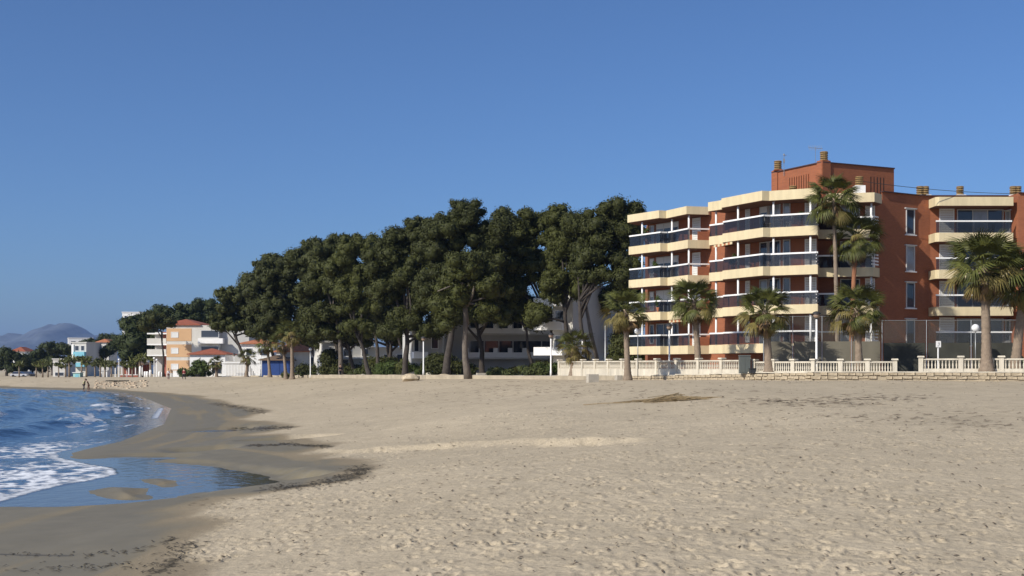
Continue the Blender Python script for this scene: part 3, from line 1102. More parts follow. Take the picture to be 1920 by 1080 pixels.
        wall_panel(b, WALL, 1698.5, 1714.5, z + 0.45 - 0.45, z + 2.05, 'win', 8)
        wall_panel(b, WALL, 1761, 1789, f, f + 2.35, 'shut', 10)
        wall_panel(b, WALL, 1794, 1881, f, f + 2.25, 'wide', 10)
        wall_panel(b, WALL, 1886, 1895, f + 0.4, f + 2.1, 'win', 10)
    # folded striped awnings at the left end of the right bay
    for (ln, pa, pb, z) in ((B, 1340, 1374, FL[3] - 0.72), (A, 1256, 1288, FL[1] - 0.72)):
        p, _ = at_px(ln, pa); q, _ = at_px(ln, pb)
        for i in range(9):
            a = [p[j] + (q[j] - p[j]) * i / 9 for j in (0, 1)]
            c = [p[j] + (q[j] - p[j]) * (i + 1) / 9 for j in (0, 1)]
            MB().seg(a, c, 0.05, z - 0.22, z - 0.035, -0.06).build('awning_stripe', M['tile_o' if i % 2 else 'cream'], b)
    # stair and lift tower on the roof
    T = [(21.25, 104.5), (24.0, 99.0), (30.5, 102.2), (27.75, 107.7)]
    t = MB().prism(T, ROOF - 0.6, 15.72).build('roof_tower', M['brick'], b)
    cp = MB()
    for i in range(4):
        cp.seg(T[i], T[(i + 1) % 4], 0.2, 15.722, 15.80)
    cp.build('coping', M['coping'], t)

    def on_face(p, q, s0, s1, z0, z1, o0, o1, mb):
        L = math.hypot(q[0] - p[0], q[1] - p[1])
        d = ((q[0] - p[0]) / L, (q[1] - p[1]) / L)
        n = (d[1], -d[0])
        mb.prism([(p[0] + d[0] * s + n[0] * o, p[1] + d[1] * s + n[1] * o) for s, o in ((s0, o0), (s1, o0), (s1, o1), (s0, o1))], z0, z1)

    L1 = math.hypot(2.75, 5.5)
    for s0, s1 in ((0.0, 0.75), (L1 - 0.55, L1 + 0.05)):
        m = MB(); on_face(T[0], T[1], s0, s1, ROOF - 0.5, 15.9, -0.1, 0.09, m); m.build('pier', M['brick'], t)
    m = MB(); on_face(T[1], T[2], -0.05, 0.75, ROOF - 0.5, 15.9, -0.1, 0.09, m); m.build('pier', M['brick'], t)
    g = MB(); on_face(T[0], T[1], 2.2, 4.5, 13.0, 15.0, -0.05, 0.006, g); g.build('louvre_shade', M['dark'], t)  # dark panel on the flat face, shade between the fins painted in
    for i in range(9):
        m = MB(); s = 2.2 + i * 2.3 / 8; on_face(T[0], T[1], s - 0.09, s + 0.09, 12.9, 15.05, -0.02, 0.10, m); m.build('louvre_fin', M['brick'], t)
    for i in range(5):
        s = 4.85 + i * 0.33
        m = MB(); on_face(T[1], T[2], s - 0.035, s + 0.035, 13.3, 14.95, -0.05, 0.008, m); m.build('slit_shade', M['dark'], t)  # black strip on the flat wall, painted as the shade inside a slit
    # chimney vents: stacked clay rings on a plinth
    def vent(x, y, z, base=0.0, w=0.3, plinth=M['white']):
        if base:
            c = MB().box((x, y, z + base / 2), (w * 2.6, w * 2.6, base)).build('chimney', plinth, b)
        else:
            c = MB().box((x, y, z + 0.04), (w * 2.2, w * 2.2, 0.08)).build('chimney', M['brick'], b)
        z += base + 0.08 * (base == 0)
        MB().lathe((x, y, z), [(w * 0.7, 0), (w * 0.7, 0.62)], 10).build('flue', M['dark'], c)
        for i in range(4):
            MB().lathe((x, y, z + 0.03 + i * 0.16), [(w, 0), (w * 1.08, 0.05), (w, 0.10)], 12).build('clay_ring', M['vent'], c)
        MB().lathe((x, y, z + 0.66), [(w * 1.1, 0), (w * 0.9, 0.06)], 12).build('cap', M['vent'], c)

    vent(21.6, 104.0, 15.85)
    vent(24.25, 99.5, 15.85)
    vent(X(1611, 99.6), 99.6, ROOF - 0.1, 0.75)
    vent(X(1487, 100.5), 100.5, ROOF - 0.05, 0.1)
    for px in (1725, 1735, 1800, 1900, 1908):
        vent(X(px, 104.6), 104.6, 13.6, 0.35, 0.29)
    # roof aerials
    MB().tube([(X(1529, 101), 101, 15.6), (X(1529, 101), 101, 17.3)], 0.018, 5).build('aerial_mast', M['metal'], t)
    ae = MB()
    ax, az_ = X(1529, 101), 17.2
    ae.tube([(ax - 0.55, 101, az_ + 0.02), (ax + 0.55, 101, az_ - 0.06)], 0.02, 4)
    for i in range(8):
        xx = ax - 0.5 + i * 0.14
        ae.tube([(xx, 100.8, az_ - 0.22), (xx, 101.2, az_ + 0.22)], 0.014, 4)
    ae.build('aerial', M['metal'], t)
    wx, wy = X(1470, 103), 103
    wv = MB().tube([(wx, wy, 15.3), (wx, wy, 16.9)], 0.025, 5)
    wv.box((wx, wy, 16.5), (0.12, 0.12, 0.32)); wv.ball((wx, wy, 17.0), 0.08, 8, 5); wv.tube([(wx, wy, 16.85), (wx + 0.22, wy, 16.98)], 0.02, 4)
    wv.build('wind_gauge', M['metal'], t)
    # balcony furniture that shows through the glass
    return b


build_apartments()

# overhead cable from the roof vent to the right
pts = []
p0, p1 = Vector((X(1618, 99.6), 99.6, 14.35)), Vector((X(1990, 104), 104, 14.0))
for i in range(17):
    t = i / 16
    p = p0.lerp(p1, t)
    p.z -= 0.55 * 4 * t * (1 - t) * 0.6
    pts.append(p)
tag(MB().tube(pts, 0.022, 5).build('roof_cable', M['dark_metal']), 'thin dark cable slung above the apartment roof to the right', 'cable')


def balcony_set(px, floor, line, label, inset=0.75):
    p, d = at_px(line, px)
    x, y = p[0] - d[1] * inset, p[1] + d[0] * inset
    z = FL[floor]
    t = thing('balcony_table', (x, y, z), label, 'table', 'white balcony tables')
    MB().lathe((0, 0, 0.66), [(0.42, 0), (0.42, 0.04)], 14).build('table_top', M['white'], t, local=True)
    for a in range(4):
        c, s = math.cos(a * math.pi / 2 + 0.6), math.sin(a * math.pi / 2 + 0.6)
        MB().tube([(0.34 * c, 0.34 * s, 0), (0.25 * c, 0.25 * s, 0.66)], 0.02, 5).build('leg', M['white'], t, local=True)
    for sgn in (-1, 1):
        ch = thing('balcony_chair', (x + d[0] * 0.85 * sgn, y + d[1] * 0.85 * sgn, z), ('chair left of ' if sgn < 0 else 'chair right of ') + label, 'chair', 'white balcony chairs',
                   math.atan2(d[1], d[0]) + (0 if sgn < 0 else math.pi))
        MB().box((0, 0, 0.43), (0.44, 0.44, 0.04)).build('seat', M['white'], ch, local=True)
        MB().box((-0.21, 0, 0.68), (0.04, 0.44, 0.42)).build('backrest', M['white'], ch, local=True)
        for qx in (-0.19, 0.19):
            for qy in (-0.19, 0.19):
                MB().tube([(qx, qy, 0), (qx * 0.95, qy * 0.95, 0.42)], 0.018, 5).build('leg', M['white'], ch, local=True)


balcony_set(1455, 3, B, 'white round table on the top balcony behind the corner column')
balcony_set(1500, 1, B, 'white round table on the second balcony beside the flat front')


def balcony_plant(px, floor, line, label, h, seed):
    p, d = at_px(line, px)
    x, y, z = p[0] - d[1] * 0.5, p[1] + d[0] * 0.5, FL[floor]
    t = thing('potted_plant', (x, y, z), label, 'plant', 'potted plants on the balconies')
    MB().lathe((x, y, z), [(0.14, 0), (0.20, 0.32), (0.23, 0.34), (0.21, 0.38)], 12).build('pot', M['tile_o'], t)
    r = random.Random(seed)
    cl = [(x + r.uniform(-.16, .16), y + r.uniform(-.16, .16), z + 0.5 + r.uniform(0, h), 0.2, 0.2, 0.22) for _ in range(8)]
    link('foliage', leaf_mesh('foliage', cl, 0.11, 0.6, seed, M['bush'], 0.6), t)


PLANTS = [(1205, 3, 'A', 'potted plant at the left end of the top left balcony', 0.9, 1), (1221, 2, 'A', 'bushy potted plant on the second highest left balcony', 1.0, 2),
          (1240, 1, 'A', 'potted plant on the second lowest left balcony', 0.8, 3), (1365, 2, 'B', 'potted plant at the left of the right bay, second highest balcony', 0.7, 4),
          (1410, 1, 'B', 'potted plant in the middle of the right bay, second lowest balcony', 0.8, 5), (1496, 3, 'B', 'potted plant on the top balcony near the tall palm', 0.6, 6)]


# ------------------------------------------------------------------ balustrades
def balustrade(pts, zrail, bay, nb, label, base_to=None, post_top=0.17):
    """pts: plan points; base_to: list of ground heights"""
    root = thing('balustrade', (pts[0][0], pts[0][1], base_to[0]), label, 'balustrade', 'cast stone balustrades')
    seglen = [math.hypot(b[0] - a[0], b[1] - a[1]) for a, b in zip(pts[:-1], pts[1:])]
    tot = sum(seglen)

    def at(s):
        for i, l in enumerate(seglen):
            if s <= l or i == len(seglen) - 1:
                t = s / l
                return tuple(pts[i][j] + (pts[i + 1][j] - pts[i][j]) * t for j in (0, 1)) + (base_to[i] + (base_to[i + 1] - base_to[i]) * t,)
            s -= l

    hb = 0.56
    bal = MB().lathe((0, 0, 0), [(0.055, 0), (0.055, 0.05), (0.03, 0.08), (0.062, 0.20), (0.05, 0.30), (0.026, 0.44), (0.05, 0.48), (0.055, hb)], 8).mesh('baluster', M['stone_white'], True)
    n = round(tot / bay)
    pz = None
    for i in range(n + 1):
        x, y, z = at(min(tot, i * tot / n))
        a2 = at(min(tot, i * tot / n + 0.1)); a1 = at(max(0, i * tot / n - 0.1))
        ang = math.atan2(a2[1] - a1[1], a2[0] - a1[0])
        mb = MB().box((x, y, (z + zrail) / 2 + 0.02), (0.30, 0.30, zrail - z + 0.10), ang)
        po = mb.build('post', M['stone_white'], root)
        MB().box((x, y, zrail + post_top * 0.5 + 0.04), (0.46, 0.46, post_top * 0.6), ang, 0.9).build('cap', M['stone_white'], po)
    for i in range(n):
        s0, s1 = i * tot / n + 0.155, (i + 1) * tot / n - 0.155
        p, q = at(s0), at(s1)
        MB().seg(p, q, 0.20, zrail - 0.10, zrail).build('rail', M['stone_white'], root)
        zb = zrail - 0.10 - hb
        MB().seg(p, q, 0.22, min(p[2], q[2]) - 0.02, zb).build('plinth', M['stone_white'], root)
        for j in range(nb):
            t = s0 + (s1 - s0) * (j + 0.5) / nb
            x, y, _ = at(t)
            o = link('baluster', bal, root, True)
            o.location = Vector((x, y, zb)) - root.location


balustrade([(4.45, 119.4), (9.9, 103.9), (12.9, 97.7), (16.6, 90.6)], 0.42, 2.9, 12,
           'long white balustrade on a solid base, left of the grey cabinet', [-1.0, -0.82, -0.70, -0.54])
balustrade([(17.0, 89.7), (20.3, 85.5), (25.15, 84.1)], 0.30, 1.72, 8,
           'middle stretch of cast stone balustrade between the grey cabinet and the garden gateway', [-0.52, -0.41, -0.41])
balustrade([(26.75, 83.75), (36.2, 80.9)], 0.48, 2.2, 10,
           'right hand balustrade with tall stone posts below the large palm', [-0.41, -0.41])


# ------------------------------------------------------------------ street furniture on the promenade
def promenade_z(x, y):
    t, tp = poly_dist(np.array([x]), np.array([y]), PROM)
    return float(prom_z(tp)[0])


def lamp(px, d, label, h=4.0, globe='brown'):
    x = X(px, d)
    t, tp = poly_dist(np.array([x]), np.array([d]), PROM)
    z = float(prom_z(tp)[0]) if t[0] > 0.0 else gz(x, d)
    r = thing('street_lamp', (x, d, z), label, 'lamp', 'globe lamps along the promenade')
    MB().tube([(0, 0, -0.05), (0, 0, 0.5), (0, 0, 0.55), (0, 0, h - 0.45)], [0.10, 0.10, 0.075, 0.06], 10).build('post', M['white'], r, True, True)
    MB().lathe((0, 0, h - 0.47), [(0.07, 0), (0.12, 0.05), (0.12, 0.09)], 10).build('collar', M['dark_metal'], r, True, True)
    MB().ball((0, 0, h - 0.2), 0.22, 14, 10).build('globe', M['globe_' + globe], r, True, True)
    if globe == 'brown':
        MB().lathe((0, 0, h - 0.10), [(0.30, -0.02), (0.29, 0.02), (0.22, 0.10), (0.10, 0.155), (0.01, 0.17)], 14).build('cap', M['dark_metal'], r, True, True)


lamp(1531, 85.6, 'tallest white lamp post with smoked globe in front of the middle balustrade')
lamp(1255, 99.5, 'white lamp post with smoked globe in front of the long balustrade', 3.95)
lamp(1033, 120, 'white lamp post with smoked globe at the left end of the balustrade')
lamp(794, 134.5, 'white lamp post with smoked globe among the pine trunks')
lamp(489, 209, 'far white lamp post beside the blue kiosk')
lamp(439, 228, 'far white lamp post in front of the red roofed pavilion')
lamp(582, 178, 'white lamp post in front of the low hedge under the pines', 4.2, 'white')
lamp(289, 246, 'far white lamp post left of the apricot building', 4.0, 'white')
lamp(294, 243, 'second far white lamp post just left of the apricot building', 3.6, 'white')
lamp(223, 259, 'far white lamp post in front of the brown awning', 4.0, 'white')
lamp(238, 262, 'second far white lamp post, right of the brown awning one', 3.6, 'white')
for px, py, d, lab in ((1196, 621, 99, 'white globe garden lamp behind the long balustrade beside the first palm'),
                       (1829, 615, 88, 'white globe garden lamp behind the right hand balustrade')):
    x, z = X(px, d), promenade_z(X(px, d), d)
    h = Zp(py, d) - z
    r = thing('garden_lamp', (x, d, z), lab, 'lamp', 'white globe garden lamps')
    MB().tube([(0, 0, -0.05), (0, 0, h - 0.2)], 0.035, 8).build('post', M['metal'], r, True, True)
    MB().ball((0, 0, h), 0.27, 16, 10).build('globe', M['globe_white'], r, True, True)

for px, d, top, lab in ((1092, 117.5, 637, 'plain white pole in the sand in front of the small palm'),
                        (1135, 116, 612, 'slim grey pole behind the balustrade left of the first palm')):
    x = X(px, d)
    z = gz(x, d)
    o = MB().tube([(x, d, z - 0.1), (x, d, z + 0.6), (x, d, Zp(top, d))], [0.09, 0.08, 0.07], 9)
    o.ball((x, d, Zp(top, d)), 0.08, 9, 6)
    tag(o.build('pole', M['white' if px < 1100 else 'metal'], None, True), lab, 'pole')

# sign behind the right hand balustrade: white board with a small walker pictogram
x, d = X(1759, 85.5), 85.5
s = thing('path_sign', (x, d, -0.4), 'small white square sign on a post behind the right hand balustrade', 'sign')
MB().tube([(x, d, -0.45), (x, d, 1.25)], 0.05, 8).build('post', M['white'], s)
bd = MB().box((x, d - 0.06, 1.45), (0.33, 0.03, 0.42)).build('board', M['white'], s)
pg = MB().box((x + 0.03, d - 0.078, 1.53), (0.08, 0.006, 0.06)).box((x + 0.04, d - 0.078, 1.44), (0.05, 0.006, 0.13)).box((x - 0.01, d - 0.078, 1.335), (0.11, 0.006, 0.04))
pg.build('pictogram', M['metal'], bd)

# utility cabinet at the end of the long balustrade
x, d = X(1396, 89.6), 89.6
c = thing('utility_cabinet', (x, d, -0.54), 'grey green utility cabinet between the two balustrades', 'cabinet')
MB().box((x, d, 0.08), (0.74, 0.5, 1.22)).build('case', M['cabinet'], c)
MB().box((x, d, 0.72), (0.82, 0.58, 0.06), 0, 0.94).build('lid', M['cabinet'], c)
for sx in (-0.185, 0.185):
    MB().box((x + sx, d - 0.258, 0.08), (0.345, 0.016, 1.08)).build('door', M['cabinet'], c)
x, d = X(1411, 88.9), 88.9
o = MB().box((x, d, -0.36), (0.42, 0.4, 0.32), 0.1, 0.9).box((x, d, -0.18), (0.46, 0.44, 0.05), 0.1)
tag(o.build('litter_box', M['dark_metal']), 'squat black box at the foot of the grey cabinet', 'box')
# concrete seats / blocks on the sand
for px, py, w, h, lab in ((1111, 717, 0.75, 0.62, 'square concrete block on the sand left of the first palm'),
                          (1160, 713, 0.45, 0.42, 'smaller concrete block just left of the first palm'),
                          (905, 707, 1.3, 0.40, 'weathered brown block on the sand beside the pale pine trunk')):
    x, d = on_ground(px, py)
    z = gz(x, d)
    b = MB().box((x, d, z + h / 2 - 0.05), (w, 0.6, h), 0.25, 0.97)
    tag(b.build('concrete_block', M['concrete']), lab, 'block', 'loose blocks on the sand')


# ------------------------------------------------------------------ garden fences behind the balustrade
def fence(line, z0, z1, ztop, step, cloth, label, cat='fence'):
    r = thing('garden_fence', (line[0][0], line[0][1], z0), label, cat, 'screened garden fences')
    for p, q in zip(line[:-1], line[1:]):
        L = math.hypot(q[0] - p[0], q[1] - p[1])
        n = max(1, round(L / step))
        for i in range(n):
            a = [p[j] + (q[j] - p[j]) * (i + 0.03) / n for j in (0, 1)]
            c = [p[j] + (q[j] - p[j]) * (i + 0.97) / n for j in (0, 1)]
            MB().seg(a, c, 0.012, z0, z1).build('screen_cloth', cloth, r)
            MB().seg(a, c, 0.006, z1 + 0.004, ztop - 0.02).build('wire_netting', M['mesh_wire'], r)
            MB().tube([(p[0] + (q[0] - p[0]) * i / n, p[1] + (q[1] - p[1]) * i / n, z0), (p[0] + (q[0] - p[0]) * i / n, p[1] + (q[1] - p[1]) * i / n, ztop + 0.03)], 0.035, 7).build('post', M['metal'], r)
        MB().tube([(p[0], p[1], ztop), (q[0], q[1], ztop)], 0.02, 6).build('top_wire', M['metal'], r)


fence([(X(1432, 92), 92), (X(1652, 91), 91)], -0.5, 1.75, 3.55, 2.1, M['screen_beige'], 'tall wire garden fence with beige screen cloth below the balconies')
fence([(X(1654, 90.2), 90.2), (X(1905, 89.5), 89.5)], -0.45, 1.62, 3.2, 3.3, M['screen_dark'], 'wire garden fence with dark green screen cloth below the right wing')


# ------------------------------------------------------------------ foliage
def leaf_cloud(clumps, size, dens, seed, core=0.72, elong=2.4):
    """clumps: (x, y, z, rx, ry, rz). returns verts, faces, tint for many small leaf sprays around each clump"""
    r = np.random.default_rng(seed)
    V, F, T = [], [], []
    base = 0
    for (cx, cy, cz, rx, ry, rz) in clumps:
        area = 4 * math.pi * ((rx * rz) ** 1.6 + (rx * ry) ** 1.6 + (ry * rz) ** 1.6) ** (1 / 1.6) / 3 ** (1 / 1.6)
        n = int(dens * area / (size * size))
        u = r.normal(size=(n, 3))
        u /= np.linalg.norm(u, axis=1)[:, None]
        u[:, 2] = np.where((u[:, 2] < -0.2) & (r.random(n) < 0.45), -u[:, 2], u[:, 2])
        lump = 0.74 + 0.46 * (fbm(u[:, 0] * 2.2 + cx, u[:, 1] * 2.2 + u[:, 2] * 2.2 + cz, 2, seed % 50))
        rad = (0.80 + 0.28 * r.random(n) + (r.random(n) < 0.14) * 0.30 * r.random(n)) * lump
        P = np.array([cx, cy, cz]) + u * np.array([rx, ry, rz]) * rad[:, None]
        nrm = u / np.array([rx, ry, rz]); nrm /= np.linalg.norm(nrm, axis=1)[:, None]
        nrm = nrm + r.normal(size=(n, 3)) * 0.5
        nrm /= np.linalg.norm(nrm, axis=1)[:, None]
        a = np.cross(nrm, r.normal(size=(n, 3)))
        a /= np.linalg.norm(a, axis=1)[:, None]
        b = np.cross(nrm, a)
        s = size * r.uniform(0.6, 1.35, n)[:, None] * 0.5
        q = np.stack([P - a * s * elong * 0.8, P + b * s * 0.58 - a * s * 0.1, P + a * s * elong, P - b * s * 0.58 - a * s * 0.1], 1)
        V.append(q.reshape(-1, 3))
        F.append((np.arange(n * 4).reshape(n, 4) + base)[:, ::-1] if False else np.arange(n * 4).reshape(n, 4)[:, [0, 3, 2, 1]] + base)
        T.append(np.clip(r.normal(0.30, 0.13, n) + 0.10 * r.normal(), 0, 1))
        base += n * 4
        # leafy inner mass so the clump is not see-through everywhere
        if core > 0:
            m, k = 7, 5
            th = np.linspace(0, 2 * math.pi, m, endpoint=False)
            ph = np.linspace(0.25, math.pi - 0.25, k)
            vv = []
            for p in ph:
                for t in th:
                    f = core * r.uniform(0.8, 1.05)
                    vv.append((cx + rx * f * math.sin(p) * math.cos(t), cy + ry * f * math.sin(p) * math.sin(t), cz + rz * f * math.cos(p)))
            V.append(np.array(vv))
            ff = []
            for i in range(k - 1):
                for j in range(m):
                    ff.append((base + i * m + j, base + (i + 1) * m + j, base + (i + 1) * m + (j + 1) % m, base + i * m + (j + 1) % m))
            F.append(np.array(ff))
            T.append(np.full(len(ff), 0.22))
            base += len(vv)
    return np.concatenate(V), np.concatenate(F), np.concatenate(T)


def leaf_mesh(name, clumps, size, dens, seed, m, core=0.72, elong=2.4):
    V, F, T = leaf_cloud(clumps, size, dens, seed, core, elong)
    me = bpy.data.meshes.new(name)
    me.vertices.add(len(V)); me.vertices.foreach_set('co', V.ravel().astype(np.float32))
    me.loops.add(F.size); me.loops.foreach_set('vertex_index', F.ravel().astype(np.int32))
    me.polygons.add(len(F))
    me.polygons.foreach_set('loop_start', np.arange(0, F.size, 4, dtype=np.int32))
    me.polygons.foreach_set('loop_total', np.full(len(F), 4, dtype=np.int32))
    me.update(calc_edges=True)
    a = me.attributes.new('tint', 'FLOAT', 'FACE')
    a.data.foreach_set('value', T.astype(np.float32))
    me.materials.append(m)
    return me


def pine(label, bpx, d, lobes, trunk_r=0.32, pale=False, far=False, dens=0.54, via=None, bd=0.0, seed=1, extra=()):
    """lobes: crown masses as (column, row, half width, half height) seen at distance d; the crown is built round the trunk in depth too"""
    r = random.Random(seed)
    s = d / FPX
    bx, by = X(bpx, d), d + bd
    t, tp = poly_dist(np.array([bx]), np.array([by]), PROM)
    bz = gz(bx, by) - 0.15
    root = thing('pine_tree', (bx, by, bz), label, 'tree', 'pine trees along the promenade')
    clumps, tips = [], []
    for (px, py, rx, ry) in lobes:
        cx, cz = X(px, d), Zp(py, d)
        a, c = rx * s, ry * s
        cy = by + r.uniform(-0.25, 0.35) * a
        rc = min(max(0.42 * min(a, c), 1.0), 1.75) * (1 if d < 260 else 1.3)
        n = max(14, int(4.2 * (a * c) / (rc * rc)) + 9)
        tips.append((cx, cy, cz - c * 0.25))
        for i in range(n):
            u = Vector((r.gauss(0, 1), r.gauss(0, 1), r.gauss(0, 1))).normalized()
            if u.z < -0.3 and r.random() < 0.5: u.z = -u.z
            f = r.uniform(0.25, 1.0)
            k = rc * r.choice((r.uniform(0.42, 0.75), r.uniform(0.65, 1.2)))
            clumps.append((cx + u.x * (a - k * 0.6) * f, cy + u.y * a * 0.85 * f, cz + u.z * (c - k * 0.45) * f, k * 1.06, k * 1.06, k * 0.92))
    size = 0.185 if d < 165 else 0.24 if d < 200 else 0.30 if d < 260 else 0.42
    me = leaf_mesh('crown', clumps, size, dens, seed, M['pine_far' if far else 'pine'], 0.80)
    link('crown', me, root)
    # trunk and limbs
    mt = M['bark_pale' if pale else 'bark']
    mean = Vector((sum(p[0] for p in tips) / len(tips), sum(p[1] for p in tips) / len(tips), min(p[2] for p in tips)))
    if via: mean = Vector((X(via[0], d), by, Zp(via[1], d)))
    b0 = Vector((bx, by, bz))
    pts, rad = [], []
    lean = Vector((r.uniform(-0.3, 0.3), r.uniform(-0.3, 0.3), 0))
    for i in range(9):
        t = i / 8
        p = b0.lerp(mean, t) + lean * math.sin(t * math.pi) * 1.0
        p.x += 0.08 * math.sin(t * 9 + seed)
        pts.append(p)
        rad.append(trunk_r * (1.35 - 0.35 * min(1, t * 6)) * (1 - 0.45 * t))
    MB().tube(pts, rad, 10).build('trunk', mt, root, True)
    for p in tips:
        q = Vector(p)
        a = pts[r.choice((6, 7, 8))]
        mid = a.lerp(q, 0.5) + Vector((r.uniform(-.5, .5), r.uniform(-.5, .5), r.uniform(-0.2, 0.6)))
        MB().tube([a, mid, q], [trunk_r * 0.5, trunk_r * 0.33, trunk_r * 0.14], 7).build('limb', mt, root, True)
    for e in extra:
        MB().tube([(X(p[0], d), by - p[3], Zp(p[1], d)) for p in e], [p[2] for p in e], 7).build('limb', M['bark_pale'], root, True)
    return root


pine('pine with a bare pale grey trunk standing at the edge of the sand', 877, 128,
     [(880, 508, 58, 40), (848, 545, 42, 36), (922, 545, 42, 42), (833, 588, 30, 40), (925, 588, 34, 28)], 0.34, True, via=(872, 545), seed=21,
     extra=([(876, 610, .22, 0), (872, 560, .18, .2), (866, 530, .12, .4)], [(876, 575, .14, 0.1), (886, 555, .12, .4), (891, 530, .08, .5)],
            [(868, 540, .10, .3), (845, 538, .08, 1.0), (822, 548, .05, 1.6)]))
pine('tallest pine of the grove, thick leaning trunk behind the pale trunked one', 836, 141,
     [(870, 402, 46, 36), (845, 435, 62, 46), (905, 440, 44, 42), (808, 480, 42, 48), (915, 490, 40, 36), (850, 500, 50, 40), (800, 540, 36, 40), (855, 590, 34, 28), (935, 430, 26, 34)],
     0.44, via=(858, 560), bd=1.5, seed=22)
pine('broad dark pine between the tallest pine and the right hand pine', 1056, 147,
     [(1000, 420, 52, 38), (975, 450, 40, 44), (1040, 450, 38, 38), (995, 500, 55, 42), (1040, 530, 36, 34), (965, 545, 40, 40), (1000, 575, 36, 26), (948, 418, 28, 30), (950, 480, 34, 44)],
     0.34, via=(1032, 575), bd=1, seed=23)
pine('pine nearest the apartment building with two leaning dark trunks', 1108, 138,
     [(1150, 405, 44, 34), (1108, 428, 38, 36), (1172, 440, 28, 42), (1130, 465, 50, 40), (1095, 490, 36, 36), (1165, 510, 32, 44), (1115, 520, 40, 26), (1080, 425, 30, 32), (1192, 400, 16, 26)],
     0.30, via=(1085, 565), seed=24,
     extra=([(1128, 700, .26, -2), (1110, 630, .22, -1), (1096, 560, .16, 0)],))
pine('dark pine low behind the pale trunk with a thin curved stem', 1001, 148,
     [(945, 555, 44, 42), (965, 582, 36, 28), (930, 592, 36, 24), (1005, 605, 24, 14)], 0.22, via=(985, 610), seed=25)
pine('full crowned pine with a forked trunk left of the tallest pine', 757, 147,
     [(745, 455, 40, 34), (720, 490, 44, 40), (765, 515, 42, 42), (725, 545, 42, 38), (790, 575, 40, 40), (755, 600, 40, 28), (820, 610, 26, 26), (778, 432, 32, 28), (792, 470, 34, 34), (732, 622, 34, 18), (800, 622, 28, 20)],
     0.40, via=(762, 620), seed=26, extra=([(753, 655, .16, .4), (747, 632, .13, .5), (742, 612, .09, .6)],))
pine('pine with a slanting trunk in the middle of the grove', 693, 160,
     [(665, 468, 44, 34), (640, 500, 42, 38), (690, 515, 38, 40), (655, 550, 44, 36), (695, 575, 36, 32), (676, 615, 36, 20)], 0.32, via=(668, 622), seed=27)
pine('slim straight pine just right of the slanting trunk', 712, 166,
     [(700, 470, 36, 34), (715, 530, 34, 36), (720, 590, 34, 30)], 0.28, via=(700, 600), seed=28)
pine('pine with a straight pale trunk above the low hedge', 642, 172,
     [(598, 492, 48, 38), (625, 540, 44, 38), (585, 545, 40, 38), (640, 590, 36, 30), (600, 590, 36, 26), (606, 622, 38, 18)], 0.36, True, via=(640, 600), seed=29)
pine('pine in the left half of the grove behind the fan palms', 600, 190,
     [(550, 505, 46, 36), (520, 535, 40, 36), (560, 560, 46, 34), (530, 590, 42, 30), (585, 610, 36, 24), (500, 575, 34, 32), (545, 622, 40, 20), (500, 612, 30, 22)], 0.36, via=(590, 620), seed=30)
pine('pine behind the hedge whose low crown spreads to the left', 612, 205,
     [(505, 520, 36, 34), (485, 545, 30, 32), (480, 590, 34, 30), (540, 625, 40, 22), (495, 622, 36, 20), (620, 625, 26, 16)], 0.34, via=(570, 630), seed=31)
pine('round pine on a leaning trunk right of the apricot building', 476, 220,
     [(432, 560, 34, 28), (462, 580, 30, 30), (425, 590, 34, 26), (445, 612, 40, 22), (480, 620, 28, 18), (408, 608, 16, 16)], 0.36, via=(440, 630), seed=32)
pine('far pine canopy rising behind the apricot building', 372, 300,
     [(385, 578, 38, 20), (345, 586, 44, 22), (305, 596, 42, 24), (275, 608, 38, 22), (330, 606, 46, 20), (405, 592, 32, 24), (365, 600, 40, 22)], 0.5, far=True, via=(340, 612), seed=33)
pine('dark round pine left of the apricot building', 264, 275,
     [(250, 614, 30, 20), (252, 645, 34, 28), (284, 628, 26, 24), (238, 668, 26, 20), (278, 660, 22, 22), (226, 642, 16, 20)], 0.45, far=True, via=(258, 668), seed=34)
pine('thin forked pine standing in front of the apricot building', 307, 238,
     [(292, 600, 26, 15), (275, 612, 22, 14), (312, 606, 20, 12)], 0.24, via=(303, 622), seed=35)
pine('far pine left of the turquoise building', 100, 375,
     [(100, 655, 36, 15), (72, 668, 26, 14), (122, 660, 20, 14), (95, 676, 34, 10)], 0.5, far=True, via=(98, 680), seed=36)
pine('far pine crown on the skyline above the turquoise building', 190, 450,
     [(170, 642, 26, 9), (200, 636, 26, 10), (222, 640, 16, 10)], 0.5, far=True, via=(195, 660), seed=37)
pine('far pine between the turquoise building and the brown awning', 196, 345,
     [(168, 676, 18, 10), (195, 664, 22, 14), (212, 652, 14, 12)], 0.4, far=True, via=(195, 685), seed=38)
pine('far tree at the left edge behind the parked cars', 12, 345,
     [(10, 668, 24, 16), (-12, 680, 24, 18), (40, 676, 20, 16), (25, 692, 24, 12)], 0.4, far=True, via=(12, 690), seed=39)
pine('far tree right of the one at the left edge', 62, 350,
     [(58, 684, 18, 14), (78, 690, 16, 12), (42, 695, 14, 9)], 0.35, far=True, via=(62, 694), seed=40)
pine('dark pine low behind the grove left of the white villa', 735, 171,
     [(700, 610, 40, 26), (660, 622, 36, 20), (740, 625, 36, 22), (775, 640, 26, 18)], 0.36, via=(728, 640), seed=41)
pine('dark pine behind the gap between the grove and the apartments', 1170, 152,
     [(1190, 440, 26, 40), (1180, 520, 30, 44), (1150, 560, 34, 36), (1185, 600, 24, 36), (1172, 640, 24, 26), (1195, 560, 18, 40)], 0.3, via=(1172, 610), seed=42)


